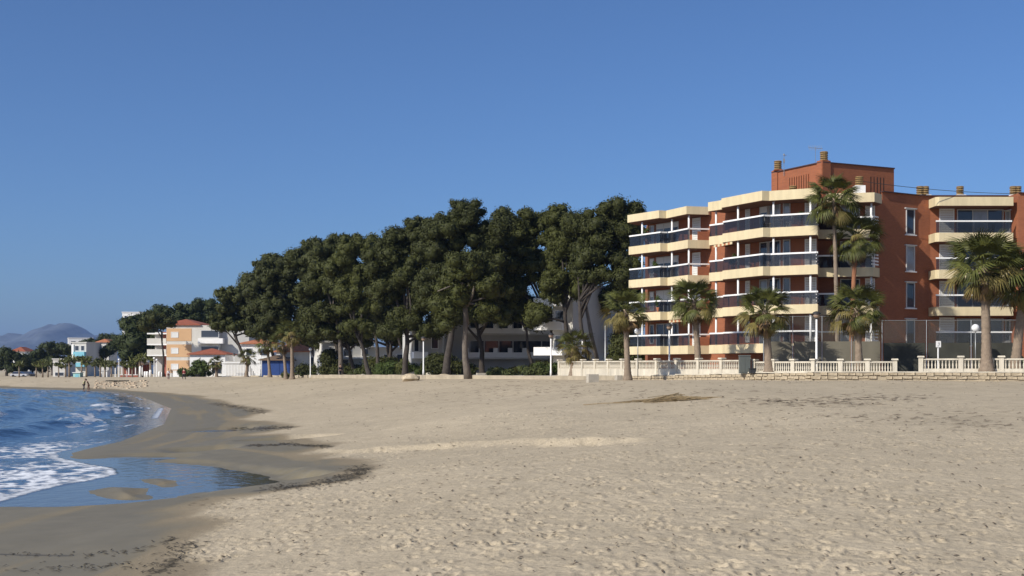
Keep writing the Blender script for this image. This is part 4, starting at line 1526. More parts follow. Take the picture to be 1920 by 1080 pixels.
pine('second row pine behind the pale straight trunk, dark low crown', 668, 177,
     [(620, 560, 44, 36), (660, 590, 44, 32), (600, 610, 40, 26), (700, 620, 40, 24), (640, 630, 40, 16), (590, 632, 34, 14), (675, 640, 34, 12)], 0.34, via=(650, 640), seed=51)
pine('low dark pine behind the right fan palm of the pair', 622, 186,
     [(600, 640, 30, 18), (570, 632, 30, 18), (630, 645, 26, 14), (655, 640, 24, 16)], 0.22, via=(612, 655), seed=57)
pine('second row pine behind the slim straight pine', 728, 168,
     [(720, 560, 44, 40), (765, 590, 44, 36), (700, 600, 40, 30), (780, 620, 34, 24), (740, 628, 40, 20), (765, 640, 30, 14)], 0.34, via=(735, 645), seed=52)
pine('second row pine filling the gap behind the tallest pine', 905, 149,
     [(880, 560, 46, 44), (840, 590, 40, 36), (905, 582, 44, 28), (930, 520, 40, 44), (960, 500, 34, 40)], 0.36, via=(898, 620), seed=53)
pine('second row pine filling the gap behind the broad dark pine', 1070, 143,
     [(1060, 480, 46, 44), (1075, 430, 36, 34), (1050, 412, 32, 28), (1062, 455, 34, 34), (1035, 540, 40, 34), (1080, 535, 34, 26), (1010, 590, 34, 24)], 0.34, via=(1060, 570), seed=54)
pine('pine on the left shoulder of the grove above the leaning one', 520, 225,
     [(475, 535, 34, 30), (505, 500, 36, 28), (460, 560, 30, 28), (520, 550, 36, 34), (480, 600, 34, 26)], 0.36, via=(505, 615), seed=55)
pine('pine behind the upper left slope of the grove', 640, 183,
     [(590, 470, 40, 30), (640, 462, 40, 26), (565, 495, 36, 30), (620, 510, 40, 34)], 0.36, via=(620, 560), seed=56)


for px, fl, ln, lab, h, sd_ in PLANTS: balcony_plant(px, fl, A if ln == 'A' else B, lab, h, sd_)


def bush(name, px, d, rx, h, label, m='bush', seed=1, py=None, ry=None, group=None, size=0.2):
    x = X(px, d)
    z = gz(x, d) if py is None else Zp(py, d)
    r = random.Random(seed)
    root = thing(name, (x, d, z), label, 'shrub', group)
    cl = []
    ry = ry or rx
    n = max(5, int(rx * h * 4))
    for i in range(n):
        k = min(rx, h) * r.uniform(0.35, 0.55)
        cl.append((x + r.uniform(-1, 1) * max(0, rx - k), d + r.uniform(-1, 1) * max(0, ry - k), z + k * 0.5 + r.random() * max(0, h - k * 1.3), k, k, k * 0.9))
    link('foliage', leaf_mesh('foliage', cl, size, 0.7, seed, M[m], 0.7), root)
    MB().tube([(x, d, z - 0.1), (x, d, z + h * 0.5)], 0.05, 6).build('stem', M['bark'], root)


bush('hedge', 925, 131, 3.0, 1.1, 'green hedge below the white balconies, right of the pale pine trunk', 'hedge', 1, ry=0.9)
bush('hedge', 985, 129, 2.4, 1.2, 'green hedge at the left of the balustrade end', 'hedge', 2, ry=0.9)
bush('hedge', 1030, 131, 2.0, 1.4, 'dark tall hedge behind the lamp at the balustrade end', 'bush', 3, ry=0.9)
bush('hedge', 560, 182, 3.0, 0.9, 'low clipped hedge under the fan palms', 'hedge', 4, ry=0.8)
bush('hedge', 610, 180, 3.2, 0.8, 'low clipped hedge left of the pale straight trunk', 'hedge', 5, ry=0.8)
bush('hedge', 672, 172, 2.4, 1.2, 'bright green hedge right of the pale straight trunk', 'hedge', 6, ry=0.8)
bush('hedge', 735, 160, 2.6, 1.9, 'dark bush between the middle pines', 'bush', 7, ry=1)
bush('hedge', 800, 150, 3.6, 1.5, 'dark bush below the white villa', 'bush', 8, ry=1)
for i, (px, d, rx, h, lab) in enumerate(((715, 168, 2.6, 2.4, 'dark shrub at the foot of the slim straight pine'), (770, 152, 2.2, 2.2, 'dark shrub right of the forked pine trunk'),
                                         (822, 146, 2.2, 2.6, 'dark shrub left of the thick leaning trunk'), (862, 145, 2.4, 1.7, 'dark shrub between the leaning and the pale pine trunks'),
                                         (955, 146, 3.2, 1.0, 'dark shrub row under the white balconies'), (1022, 140, 2.2, 1.5, 'dark shrub behind the lamp at the balustrade end'),
                                         (1178, 128, 2.4, 4.2, 'tall dark shrub in the gap left of the terracotta building'), (590, 186, 3.0, 2.0, 'dark shrub behind the low clipped hedge'),
                                         (650, 178, 2.6, 1.9, 'dark shrub behind the bright green hedge'))):
    bush('understory_shrub', px, d, rx, h, lab, 'pine', 80 + i, ry=1.0, group='dark shrubs under the pines')
bush('understory_shrub', 618, 179, 1.9, 4.0, 'tall dark shrub left of the pale straight trunk', 'pine', 95, ry=1.0, group='dark shrubs under the pines')
bush('round_shrub', 378, 226, 1.9, 3.0, 'round clipped dark shrub in front of the red roofed pavilion', 'bush', 9, size=0.3)
bush('round_shrub', 352, 228, 2.2, 1.6, 'low dark shrub left of the round clipped shrub', 'bush', 10, size=0.3)
bush('cypress_shrub', 1518, 93.2, 0.65, 2.2, 'dark upright shrub behind the beige fence beside the tallest lamp', 'pine', 11)
bush('cypress_shrub', 1548, 93.4, 0.55, 2.0, 'dark upright shrub behind the beige fence right of the tallest lamp', 'pine', 12)
bush('round_shrub', 1140, 125, 1.8, 1.3, 'dark shrub behind the long balustrade near the slim pole', 'bush', 13)
bush('hedge', 1880, 92, 2.4, 1.5, 'dark hedge behind the fence under the right wing', 'bush', 14, ry=0.7)


# ------------------------------------------------------------------ palms
def frond_mesh(name, m, droop, L=1.0, span=2.7, nblade=19, seed=0, curl=0.0):
    """fan leaf: stalk along +x then blades; local z is up"""
    r = random.Random(seed)
    mb = MB()
    st = 0.95 * L
    mb.tube([(0, 0, 0), (st * 0.5, 0, 0.03), (st, 0, -0.02)], [0.03, 0.022, 0.016], 4)
    for i in range(nblade):
        a = -span / 2 + span * i / (nblade - 1)
        le = L * (0.98 - 0.30 * abs(a / (span / 2)) ** 2) * r.uniform(0.88, 1.08)
        ca, sa = math.cos(a), math.sin(a)
        w = 0.040 * L
        fold = 0.03 if i % 2 else -0.03
        p = []
        for t in (0.06, 0.55, 1.0):
            x, y = st + le * t * ca, le * t * sa
            z = fold * (1 - t) + 0.10 * math.sin(t * 2.2) * L - droop * L * t ** 2.4 + abs(a) * curl * t * L
            ww = w * (0.45 if t < 0.1 else 1.0 if t < 0.9 else 0.12)
            p.append(((x - sa * ww, y + ca * ww, z), (x + sa * ww, y - ca * ww, z)))
        v = [q for pr in p for q in pr]
        mb.add(v, [(0, 1, 3, 2), (2, 3, 5, 4)])
    me = mb.mesh(name, m)
    a = me.attributes.new('tint', 'FLOAT', 'FACE')
    a.data.foreach_set('value', [r.uniform(0.1, 0.65) for _ in me.polygons])
    return me


FR = [frond_mesh('frond', M['frond'], 0.34, seed=i, nblade=19) for i in range(3)]
FRH = [frond_mesh('frond', M['frond'], 0.5, seed=i + 5, nblade=18, span=2.5) for i in range(3)]
FRY = [frond_mesh('frond', M['frond_y'], 0.6, seed=i + 9, nblade=14, span=1.8) for i in range(2)]
FRD = [frond_mesh('frond', M['frond_d'], 0.15, seed=i + 12, nblade=11, span=0.8) for i in range(3)]


def palm(label, bpx, d, cpx, cpy, rpx, trunk_r=0.24, n=46, seed=1, red=False, skirt=0.3, base_d=None, bz=None, yellow=0.12, boots=True, small=False):
    r = random.Random(seed)
    x, y = X(bpx, d), d
    t, tp = poly_dist(np.array([x]), np.array([y]), PROM)
    z = bz if bz is not None else (float(prom_z(tp)[0]) if t[0] > 0.0 else gz(x, y))
    root = thing('palm_tree', (x, y, z), label, 'palm', 'fan palms')
    top = Vector((X(cpx, d) - x, 0, Zp(cpy, d) - z))
    R = 0.9 * rpx / FPX * d
    trunk_r *= 0.87
    pts, rad = [], []
    nr_ = 44
    for i in range(nr_ + 1):
        u = i / nr_
        p = Vector((top.x * u ** 1.3, 0, top.z * u))
        pts.append(p)
        rad.append(trunk_r * (1.0 + 0.75 * math.exp(-u * top.z / 0.55)) * (1 - 0.22 * u) * (1.045 if i % 2 else 0.96) * r.uniform(0.97, 1.03))
    pts[0].z -= 0.15
    MB().tube(pts, rad, 12).build('trunk', M['palm_red' if red else 'palm_bark'], root, True, True)
    if boots:
        bt = MB()
        for k in range(46):
            u = r.uniform(0.0, 1.0)
            zz = top.z - 0.25 - u * min(2.2, top.z * 0.3)
            a = k * 2.4
            q = Vector((top.x * (zz / top.z) ** 1.3, 0, zz))
            rr = trunk_r * 0.85
            c, s = math.cos(a), math.sin(a)
            bt.add([(q.x + c * rr - s * .07, q.y + s * rr + c * .07, zz - .1), (q.x + c * rr + s * .07, q.y + s * rr - c * .07, zz - .1),
                    (q.x + c * (rr + .14), q.y + s * (rr + .14), zz + .16), (q.x + c * rr * .8, q.y + s * rr * .8, zz + .12)], [(0, 1, 2), (0, 2, 3), (1, 3, 2)])
        bt.build('cut_bases', M['boot'], root, False, True)
    n = int(n * 1.45)
    for k in range(n):
        u = (k + 0.5) / n
        az = k * 2.39996 + r.uniform(-0.3, 0.3)
        el = math.radians(80 - 148 * u ** 0.8 + r.uniform(-12, 12))
        if u > 1 - skirt:
            me = r.choice(FRD) if r.random() < 0.62 else r.choice(FRY)
            el = math.radians(r.uniform(-84, -38))
        elif u > 0.42:
            me = r.choice(FRY) if r.random() < yellow * 2 else r.choice(FRH)
        else:
            me = r.choice(FR)
        o = link('frond', me, root, True)
        sc = R / 1.85 * r.uniform(0.85, 1.12) * (0.85 if u < 0.12 else 0.72 if u > 1 - skirt else 1.0)
        o.location = top + Vector((math.cos(az) * trunk_r * 0.6, math.sin(az) * trunk_r * 0.6, 0.15 - 0.75 * u * min(1, R / 1.7)))
        o.rotation_euler = Euler((r.uniform(-0.8, 0.8), -el, az), 'XYZ')
        o.scale = (sc, sc, sc)
    return root


palm('first fan palm, flared trunk standing in the sand in front of the long balustrade', 1177, 95.5, 1172, 580, 52, 0.26, 46, 1, skirt=0.34, yellow=0.35)
palm('second fan palm in front of the long balustrade and the left balconies', 1310, 96.5, 1301, 562, 52, 0.29, 50, 2, skirt=0.22)
palm('fan palm with a brown skirt left of the tallest lamp', 1442, 88.5, 1434, 582, 60, 0.30, 52, 3, skirt=0.36, yellow=0.3)
palm('fan palm with yellowing lower fronds right of the tallest lamp', 1611, 85.8, 1606, 578, 62, 0.28, 48, 4, skirt=0.28, yellow=0.3)
palm('large full palm in front of the right wing', 1850, 82.3, 1846, 498, 86, 0.36, 62, 5, skirt=0.34, yellow=0.25)
palm('palm cut by the right edge of the picture', 1904, 83.5, 1924, 520, 84, 0.36, 54, 6, skirt=0.34, yellow=0.2)
palm('tallest slender palm rising to the roof tower', 1571, 94.5, 1563, 372, 62, 0.20, 46, 7, skirt=0.30, bz=-0.5, boots=False)
palm('tall palm with a reddish trunk beside the slenderest palm', 1595, 94.8, 1605, 442, 58, 0.22, 44, 8, red=True, skirt=0.2, bz=-0.5)
palm('small yellowing palm near the left end of the balustrade', 1073, 116.5, 1078, 648, 42, 0.26, 40, 9, skirt=0.35, yellow=0.5)
palm('fan palm pair member on the right below the grove', 548, 178, 547, 622, 34, 0.30, 36, 10, skirt=0.38, yellow=0.35)
palm('fan palm left of the palm pair below the grove', 506, 196, 500, 642, 26, 0.28, 34, 11, skirt=0.3)
palm('low fan palm beside the white slatted screen', 462, 207, 465, 668, 20, 0.28, 30, 12, skirt=0.25, yellow=0.3)
palm('small fan palm in front of the pavilion', 406, 225, 405, 680, 17, 0.24, 28, 13, skirt=0.25)
palm('left member of the fan palm pair below the grove', 536, 180, 530, 640, 28, 0.26, 32, 14, skirt=0.4, yellow=0.4)


# the row of young palms along the far promenade
def far_palm_mesh(seed):
    r = random.Random(seed)
    cl = []
    for k in range(9):
        a = k * 2.4
        cl.append((math.cos(a) * 0.9, math.sin(a) * 0.9, 3.4 + r.uniform(-0.7, 0.7), 0.7, 0.7, 0.35))
    cl.append((0, 0, 3.9, 0.7, 0.7, 0.5))
    return leaf_mesh('crown', cl, 0.5, 0.5, seed, M['frond'], 0.5, 2.6)


fpm = [far_palm_mesh(i) for i in range(3)]
ftk = MB().tube([(0, 0, -0.2), (0, 0, 1.5), (0, 0, 3.4)], [0.24, 0.17, 0.15], 7).mesh('trunk', M['palm_bark'], True)
words = ['first', 'second', 'third', 'fourth', 'fifth', 'sixth', 'seventh', 'eighth', 'ninth', 'tenth', 'eleventh', 'twelfth', 'thirteenth',
         'fourteenth', 'fifteenth', 'sixteenth', 'seventeenth', 'eighteenth', 'nineteenth', 'twentieth']
r = random.Random(4)
for i, px in enumerate([36, 68, 80, 90, 110, 123, 130, 153, 162, 178, 188, 197, 209, 232, 248, 262, 282, 322, 336, 348]):
    d = 290 - i * 2.2 if px < 270 else 250
    x = X(px, d)
    t, tp = poly_dist(np.array([x]), np.array([d]), PROM)
    z = max(gz(x, d), float(prom_z(tp)[0]))
    p = thing('young_palm', (x, d, z), words[i] + ' young palm from the left edge in the far promenade row', 'palm', 'young palms in the far row')
    sc = r.uniform(0.75, 1.15)
    p.scale = (sc, sc, sc)
    link('crown', fpm[i % 3], p, True)
    link('trunk', ftk, p, True)


# ------------------------------------------------------------------ other buildings
def oriented(c, rz):
    ca, sa = math.cos(rz), math.sin(rz)
    return lambda u, v: (c[0] + u * ca - v * sa, c[1] + u * sa + v * ca)


def opening(root, f, u0, u1, v, z0, z1, frame='white', pane='dark_glass', nm='window', side=-1):
    """window on the front face (v) of an oriented building"""
    o = 0.06 * side

    def bx(mb, a, b, za, zb, o0, o1):
        mb.prism([f(a, v + o0), f(b, v + o0), f(b, v + o1), f(a, v + o1)], za, zb)
    w = 0.08
    m = MB()
    bx(m, u0, u0 + w, z0, z1, -o * 0.4, o); bx(m, u1 - w, u1, z0, z1, -o * 0.4, o)
    bx(m, u0 + w, u1 - w, z0, z0 + w, -o * 0.4, o); bx(m, u0 + w, u1 - w, z1 - w, z1, -o * 0.4, o)
    fr = m.build(nm, M[frame], root)
    g = MB(); bx(g, u0 + w, u1 - w, z0 + w, z1 - w, -o * 0.3, o * 0.35); g.build('pane', M[pane], fr)


def hip_roof(f, u0, u1, v0, v1, z, h, over=0.5):
    u0, u1, v0, v1 = u0 - over, u1 + over, v0 - over, v1 + over
    uc, vc = (u0 + u1) / 2, (v0 + v1) / 2
    half = min(u1 - u0, v1 - v0) / 2
    if u1 - u0 >= v1 - v0: r0, r1 = (u0 + half, vc), (u1 - half - 0.01, vc)
    else: r0, r1 = (uc, v0 + half), (uc, v1 - half - 0.01)
    P = [f(u0, v0), f(u1, v0), f(u1, v1), f(u0, v1)]
    vs = [(p[0], p[1], z) for p in P] + [(p[0], p[1], z + 0.15) for p in P] + [(*f(*r0), z + h), (*f(*r1), z + h)]
    if u1 - u0 >= v1 - v0:
        fs = [(4, 5, 9, 8), (5, 6, 9), (6, 7, 8, 9), (7, 4, 8)]
    else:
        fs = [(4, 5, 8), (5, 6, 9, 8), (6, 7, 9), (7, 4, 8, 9)]
    fs += [(3, 2, 1, 0), (0, 1, 5, 4), (1, 2, 6, 5), (2, 3, 7, 6), (3, 0, 4, 7)]
    return MB().add(vs, fs)


def rect(f, u0, u1, v0, v1):
    return [f(u0, v0), f(u1, v0), f(u1, v1), f(u0, v1)]


# white balcony block behind the grove
def build_white_block():
    d = 154
    x0, x1 = X(836, d), X(1062, d)
    f = oriented((x0, d), 0.2)
    W = (x1 - x0) * 1.03
    b = thing('balcony_block', (x0, d, -1), 'white low apartment block with long balconies, seen below the pine crowns', 'building')
    MB().prism(rect(f, 0, W, 0, 4), -1.3, 6.7).build('wall', M['shade_grey_render'], b)  # white wall greyed to carry the shade under the crowns
    for z in (1.0, 3.9):
        MB().prism(rect(f, 2, W - 0.2, -1.6, 0.2), z - 0.2, z).build('balcony_slab', M['offwhite'], b)
        MB().prism(rect(f, 2, W - 0.2, -1.6, -1.45), z + 0.004, z + 0.62).build('balcony_front', M['white'], b)
        for k in range(8):
            u = 2 + k * (W - 2.5) / 7
            MB().prism(rect(f, u, u + 0.5, -1.64, -1.3), z + 0.1, z + 1.15).build('pier', M['white'], b)
        for k in range(7):
            u = 2.9 + k * (W - 2.5) / 7
            opening(b, f, u, u + 1.8, 0, z + 0.05, z + 2.1, 'frame', 'dark_glass', 'balcony_door')
    MB().prism(rect(f, -0.3, W + 0.3, -1.7, 4.3), 6.7, 7.0).build('roof', M['offwhite'], b)


build_white_block()


def build_beige_block():
    d = 146
    c = (X(1074, d), d)
    rz = 1.05
    f = oriented(c, rz)              # long wall turned away from the sun
    b = thing('end_block', (c[0], d, -1), 'tall beige block behind the leaning trunks, sunlit on its narrow left end', 'building')
    MB().prism(rect(f, 0, 18, 0, 2.6), -1.4, 9.3).build('wall', M['offwhite'], b)
    MB().prism(rect(f, -0.2, 18.2, -0.2, 2.8), 9.3, 9.55).build('roof', M['white'], b)
    g = oriented(f(0, 2.6), rz - math.pi / 2)      # the left end wall
    for z in (1.4, 4.3, 7.0):
        MB().prism(rect(g, -1.8, 1.9, -1.3, -0.01), z - 0.2, z + 0.75).build('balcony', M['white'], b)
        opening(b, g, 0.3, 1.6, 0, z + 0.05, z + 2.1, 'white', 'dark_glass', 'balcony_door')


build_beige_block()


def house(name, label, px0, px1, ybase, ytop, d, rz=0.0, depth=8.0, wall='white', roof=None, roof_h=1.5, wins=(), flat=True, bands=(), zbase=None):
    x0, x1 = X(px0, d), X(px1, d)
    W = (x1 - x0)
    f = oriented((x0, d), rz)
    zb, zt = (Zp(ybase, d) if zbase is None else zbase), Zp(ytop, d)
    b = thing(name, (x0, d, zb), label, 'building')
    MB().prism(rect(f, 0, W, 0, depth), min(zb, -2.0) - 1.2, zt).build('wall', M[wall], b)
    if roof: hip_roof(f, 0, W, 0, depth, zt + 0.004, roof_h).build('roof', M[roof], b)
    elif flat: MB().prism(rect(f, -0.2, W + 0.2, -0.2, depth + 0.2), zt, zt + 0.25).build('roof', M[wall], b)
    for (u0, u1, t0, t1) in wins:
        opening(b, f, u0 * W, u1 * W, 0, zb + (zt - zb) * t0, zb + (zt - zb) * t1)
    for (u0, u1, t0, t1, o, mm) in bands:
        MB().prism(rect(f, u0 * W, u1 * W, -o, -0.01), zb + (zt - zb) * t0, zb + (zt - zb) * t1).build('balcony', M[mm], b)
    return b


house('villa', 'white villa with a balcony between the thick pine trunks', 772, 832, 690, 618, 150, 0.3, 5, 'shade_grey_render', None, 0,  # villa wall greyed, pine shade put into its colour
      wins=((0.06, 0.24, 0.42, 0.78), (0.62, 0.86, 0.5, 0.86)), bands=((0, 0.45, 0.25, 0.42, 1.2, 'white'),))
house('white_house', 'white house behind the middle pine trunks', 605, 705, 695, 642, 182, 0.4, 5, 'offwhite', None, 0,  # white wall dimmed, shade of the pines mixed into its colour
      wins=((0.1, 0.25, 0.5, 0.8), (0.4, 0.55, 0.5, 0.8), (0.75, 0.9, 0.5, 0.8), (0.3, 0.5, 0.1, 0.4)), bands=((0.02, 0.98, 0.42, 0.48, 0.7, 'white'),))
house('white_house', 'low white house with blue shade right of the slim pines', 710, 768, 692, 654, 176, 0.4, 5, 'offwhite', None, 0,  # wall colour lowered from white to paint in the tree shade
      wins=((0.15, 0.4, 0.2, 0.75), (0.6, 0.9, 0.2, 0.75)))
house('orange_roof_house', 'white house with an orange tiled roof behind the fan palms', 525, 625, 695, 660, 210, 0.3, 5, 'offwhite', 'tile_o', 1.8,
      wins=((0.12, 0.28, 0.3, 0.75), (0.55, 0.75, 0.3, 0.75)))
house('cream_house', 'small pale house between the pavilion and the fan palms', 452, 512, 695, 645, 232, 0.0, 8, 'white', 'tile_o', 1.0,
      wins=((0.15, 0.35, 0.55, 0.85), (0.6, 0.85, 0.55, 0.85)))
house('turquoise_building', 'narrow white and turquoise apartment building on the far shore', 135, 163, 705, 643, 335, -0.12, 9, 'offwhite', None, 0,
      wins=((0.2, 0.5, 0.76, 0.92), (0.2, 0.5, 0.42, 0.56), (0.62, 0.88, 0.76, 0.92)),
      bands=((0.22, 1.0, 0.60, 0.73, 1.2, 'turq'), (0.22, 1.0, 0.28, 0.40, 1.2, 'turq'), (0.0, 0.15, 0.05, 0.95, 0.3, 'white')))
house('arched_house', 'small white house with dark windows below the far pine', 99, 124, 708, 674, 322, 0.0, 7, 'offwhite', None, 0,
      wins=((0.1, 0.25, 0.62, 0.84), (0.38, 0.52, 0.62, 0.84), (0.7, 0.85, 0.62, 0.84), (0.15, 0.85, 0.08, 0.3)))
house('hotel_block', 'long white hotel roof on the skyline left of the far pines', 128, 172, 700, 634, 640, 0.35, 14, 'white', None, 0,
      wins=((0.1, 0.3, 0.82, 0.92), (0.4, 0.6, 0.82, 0.92), (0.7, 0.9, 0.82, 0.92)))
house('white_tower_block', 'stepped white apartment block rising above the pines on the left', 229, 275, 700, 586, 440, 0.1, 12, 'white', None, 0,
      wins=((0.08, 0.2, 0.86, 0.95), (0.3, 0.45, 0.86, 0.95), (0.55, 0.7, 0.86, 0.95), (0.8, 0.95, 0.86, 0.95)), bands=((0.15, 1.0, 0.80, 0.85, 1.2, 'white'),))
house('pink_roof_house', 'white house with a pinkish roof right of the turquoise building', 182, 204, 700, 642, 420, 0.0, 9, 'offwhite', 'tile_o', 1.2,
      wins=((0.2, 0.45, 0.75, 0.92), (0.6, 0.85, 0.75, 0.92)))
house('red_roof_house', 'far house with a red roof and white gables on the left skyline', 22, 46, 700, 659, 430, 0.0, 9, 'white', 'tile', 1.6,
      wins=((0.15, 0.4, 0.7, 0.9), (0.55, 0.8, 0.7, 0.9)))
house('far_white_house', 'small far white house right of the red roofed one', 47, 56, 700, 665, 430, 0.3, 8, 'white', None, 0, wins=((0.2, 0.7, 0.75, 0.92),))


def build_apricot():
    d = 245
    x0, x1 = X(312, d), X(412, d)
    f = oriented((x0, d), -0.06)
    W = x1 - x0
    zb, zt = -1.9, Zp(610, d)
    b = thing('apricot_building', (x0, d, zb), 'apricot and white apartment building with a red tiled roof', 'building')
    MB().prism(rect(f, 0, W, 0, 11), zb - 0.6, zt).build('wall', M['offwhite'], b)
    hip_roof(f, -1.0, W * 0.62, 0, 11, zt + 0.004, 1.3, 0.4).build('roof', M['tile'], b)
    hh = (zt - 0.5 - zb) / 3
    for k in range(3):
        z = zb + k * hh
        MB().prism(rect(f, 0.05, W * 0.48, -0.05, 0.1), z + 0.55, z + hh - 0.1).build('apricot_panel', M['apricot'], b)
        opening(b, f, W * 0.09, W * 0.23, -0.06, z + 1.2, z + 2.3, 'white', 'shutter')
        MB().prism(rect(f, W * 0.63, W * 1.1, -1.0, 0.1), z + 0.05, z + 1.05).build('balcony', M['white'], b)
        opening(b, f, W * 0.66, W * 1.0, -0.02, z + 1.2, z + 2.6, 'frame', 'dark_glass', 'balcony_window')
    # side wing to the right, its shade painted in as a grey wall colour
    MB().prism(rect(f, W + 0.01, W + 5.5, 1.2, 10), zb - 0.6, zt - 0.9).build('side_wing', M['shade_grey_render'], b)
    # projecting balconies on the left
    for k, py in enumerate((624, 644.5, 665)):
        z = Zp(py, d)
        MB().prism(rect(f, -4.0, -0.01, 0.6, 6), z - 0.25, z).build('balcony_slab', M['white'], b)
        if k:
            MB().prism(rect(f, -4.0, -0.3, 0.6, 0.7), z + 0.004, z + 1.05).build('balcony_front', M['offwhite'], b)
    MB().prism(rect(f, -1.4, -0.02, 2.2, 8), zb - 0.6, zt - 1.2).build('side_wall', M['redbrick'], b)
    MB().prism(rect(f, -3.6, -1.41, 4.0, 8), zb - 0.6, zt - 1.2).build('side_wall', M['shade_grey_render'], b)


build_apricot()


def build_pavilion():
    d = 230
    x0, x1 = X(356, d), X(423, d)
    f = oriented((x0, d), -0.05)
    W = x1 - x0
    b = thing('pavilion', (x0, d, -1.9), 'low white pavilion with a red hipped tile roof', 'building')
    MB().prism(rect(f, 0, W, 0, 6), -2.6, Zp(665, d)).build('wall', M['white'], b)
    hip_roof(f, 0, W, 0, 6, Zp(665, d) + 0.004, 1.15, 0.45).build('roof', M['tile'], b)
    opening(b, f, W * 0.62, W * 0.9, 0, -1.4, 0.8, 'frame', 'dark_glass', 'door')


build_pavilion()


def build_screen():
    d = 214
    x0, x1 = X(416, d), X(489, d)
    b = thing('slatted_screen', (x0, d, -1.8), 'white slatted pergola screen between the pavilion and the blue kiosk', 'screen')
    W = x1 - x0
    MB().box((x0 + W / 2, d, Zp(680, d)), (W, 0.5, 0.18)).build('top_rail', M['white'], b)
    n = 26
    for i in range(n):
        x = x0 + W * (i + 0.5) / n
        MB().box((x, d, (Zp(681, d) - 1.75) / 2), (0.13, 0.08, Zp(681, d) + 1.75)).build('slat', M['white'], b)
    MB().box((x0 + W * 0.28, d + 2, -0.4), (W * 0.5, 0.2, 2.4)).build('back_panel', M['offwhite'], b)


build_screen()


def build_kiosk():
    d = 207
    x0, x1 = X(491, d), X(543, d)
    W = x1 - x0
    f = oriented((x0, d), 0.0)
    b = thing('blue_kiosk', (x0, d, -1.6), 'bright blue kiosk with a low brown roof beside the fan palms', 'kiosk')
    MB().prism(rect(f, 0, W, 0, 4), -2.0, Zp(676, d)).build('wall', M['blue'], b)
    hip_roof(f, 0, W, 0, 4, Zp(676, d) + 0.004, 0.9, 0.5).build('roof', M['brown_awning'], b)
    for u in (0.02, 0.33, 0.66):
        MB().prism(rect(f, W * u, W * (u + 0.31), -0.05, -0.004), -1.55, Zp(677.5, d)).build('board', M['blue'], b)


build_kiosk()


def build_restaurant():
    d = 285
    x0, x1 = X(214, d), X(268, d)
    W = x1 - x0
    f = oriented((x0, d), 0.0)
    b = thing('beach_restaurant', (x0, d, -2.6), 'open beach restaurant under a wide brown awning roof', 'building')
    hip_roof(f, 0, W, 0, 7, Zp(684, d), 1.6, 0.4).build('roof', M['brown_awning'], b)
    MB().prism(rect(f, 0.2, W - 0.2, 5, 6.8), -3.2, Zp(684, d) - 0.004).build('wall', M['redbrick'], b)
    for k in range(5):
        MB().prism(rect(f, 0.1 + k * (W - 0.4) / 4, 0.3 + k * (W - 0.4) / 4, 0.1, 0.3), -3.0, Zp(684, d) - 0.004).build('post', M['white'], b)
    w = thing('brick_wall', (x0, d - 9, -2.6), 'low red brick wall with a white coping below the brown awning', 'wall')
    g = oriented((X(225, 276), 276), 0.0)
    L = X(262, 276) - X(225, 276)
    MB().prism(rect(g, 0, L, 0, 0.25), -3.0, -2.0).build('brickwork', M['redbrick'], w)
    MB().prism(rect(g, -0.05, L + 0.05, -0.05, 0.3), -2.0, -1.86).build('coping', M['white'], w)


build_restaurant()
for nm, lab, px0, px1, yt, d, mm in (('white_kiosk', 'small white kiosk with an open side between far palms', 187, 201, 695, 280, 'white'),
                                     ('beach_hut', 'pale teal beach hut near the far water edge', 137, 150, 699, 272, 'teal')):
    x0, x1 = X(px0, d), X(px1, d)
    f = oriented((x0, d), 0)
    W = x1 - x0
    b = thing(nm, (x0, d, -2.7), lab, 'kiosk')
    MB().prism(rect(f, 0, W, 0, 2), -3.2, Zp(yt, d)).build('wall', M[mm], b)
    MB().prism(rect(f, -0.15, W + 0.15, -0.2, 2.2), Zp(yt, d), Zp(yt, d) + 0.12).build('roof', M['white'], b)
    MB().prism(rect(f, W * 0.3, W * 0.8, -0.03, -0.002), -2.7, Zp(yt, d) - 0.3).build('door', M['offwhite' if mm == 'white' else 'turq'], b)

for i, (px, h) in enumerate(((263, 2.0), (272, 1.0), (276, 1.0), (282, 1.3), (299, 1.0), (304, 0.9))):
    d = 247
    x = X(px, d)
    o = MB().lathe((x, d, -2.5), [(0.26, 0), (0.24, h * 0.9 + 0.4), (0.12, h + 0.45)], 10)
    tag(o.build('bollard', M['white'], None, True), ['tall thick white bollard', 'first short white bollard', 'second short white bollard', 'third white bollard',
        'fourth white bollard', 'last white bollard'][i] + ' in the row left of the walkers', 'bollard', 'white bollards')
x = X(334, 244)
tag(MB().box((x, 244, -1.7), (1.9, 0.3, 1.5), 0, 0.98).box((x, 244, -0.92), (2.0, 0.4, 0.08)).build('white_wall', M['white']), 'short white wall between the two far walkers', 'wall')
x = X(378, 225)
tag(MB().box((x, 222, -1.75), (0.65, 0.5, 0.6), 0.2, 1.1).build('crate', M['dark']), 'small dark crate on the sand in front of the round shrub', 'crate')


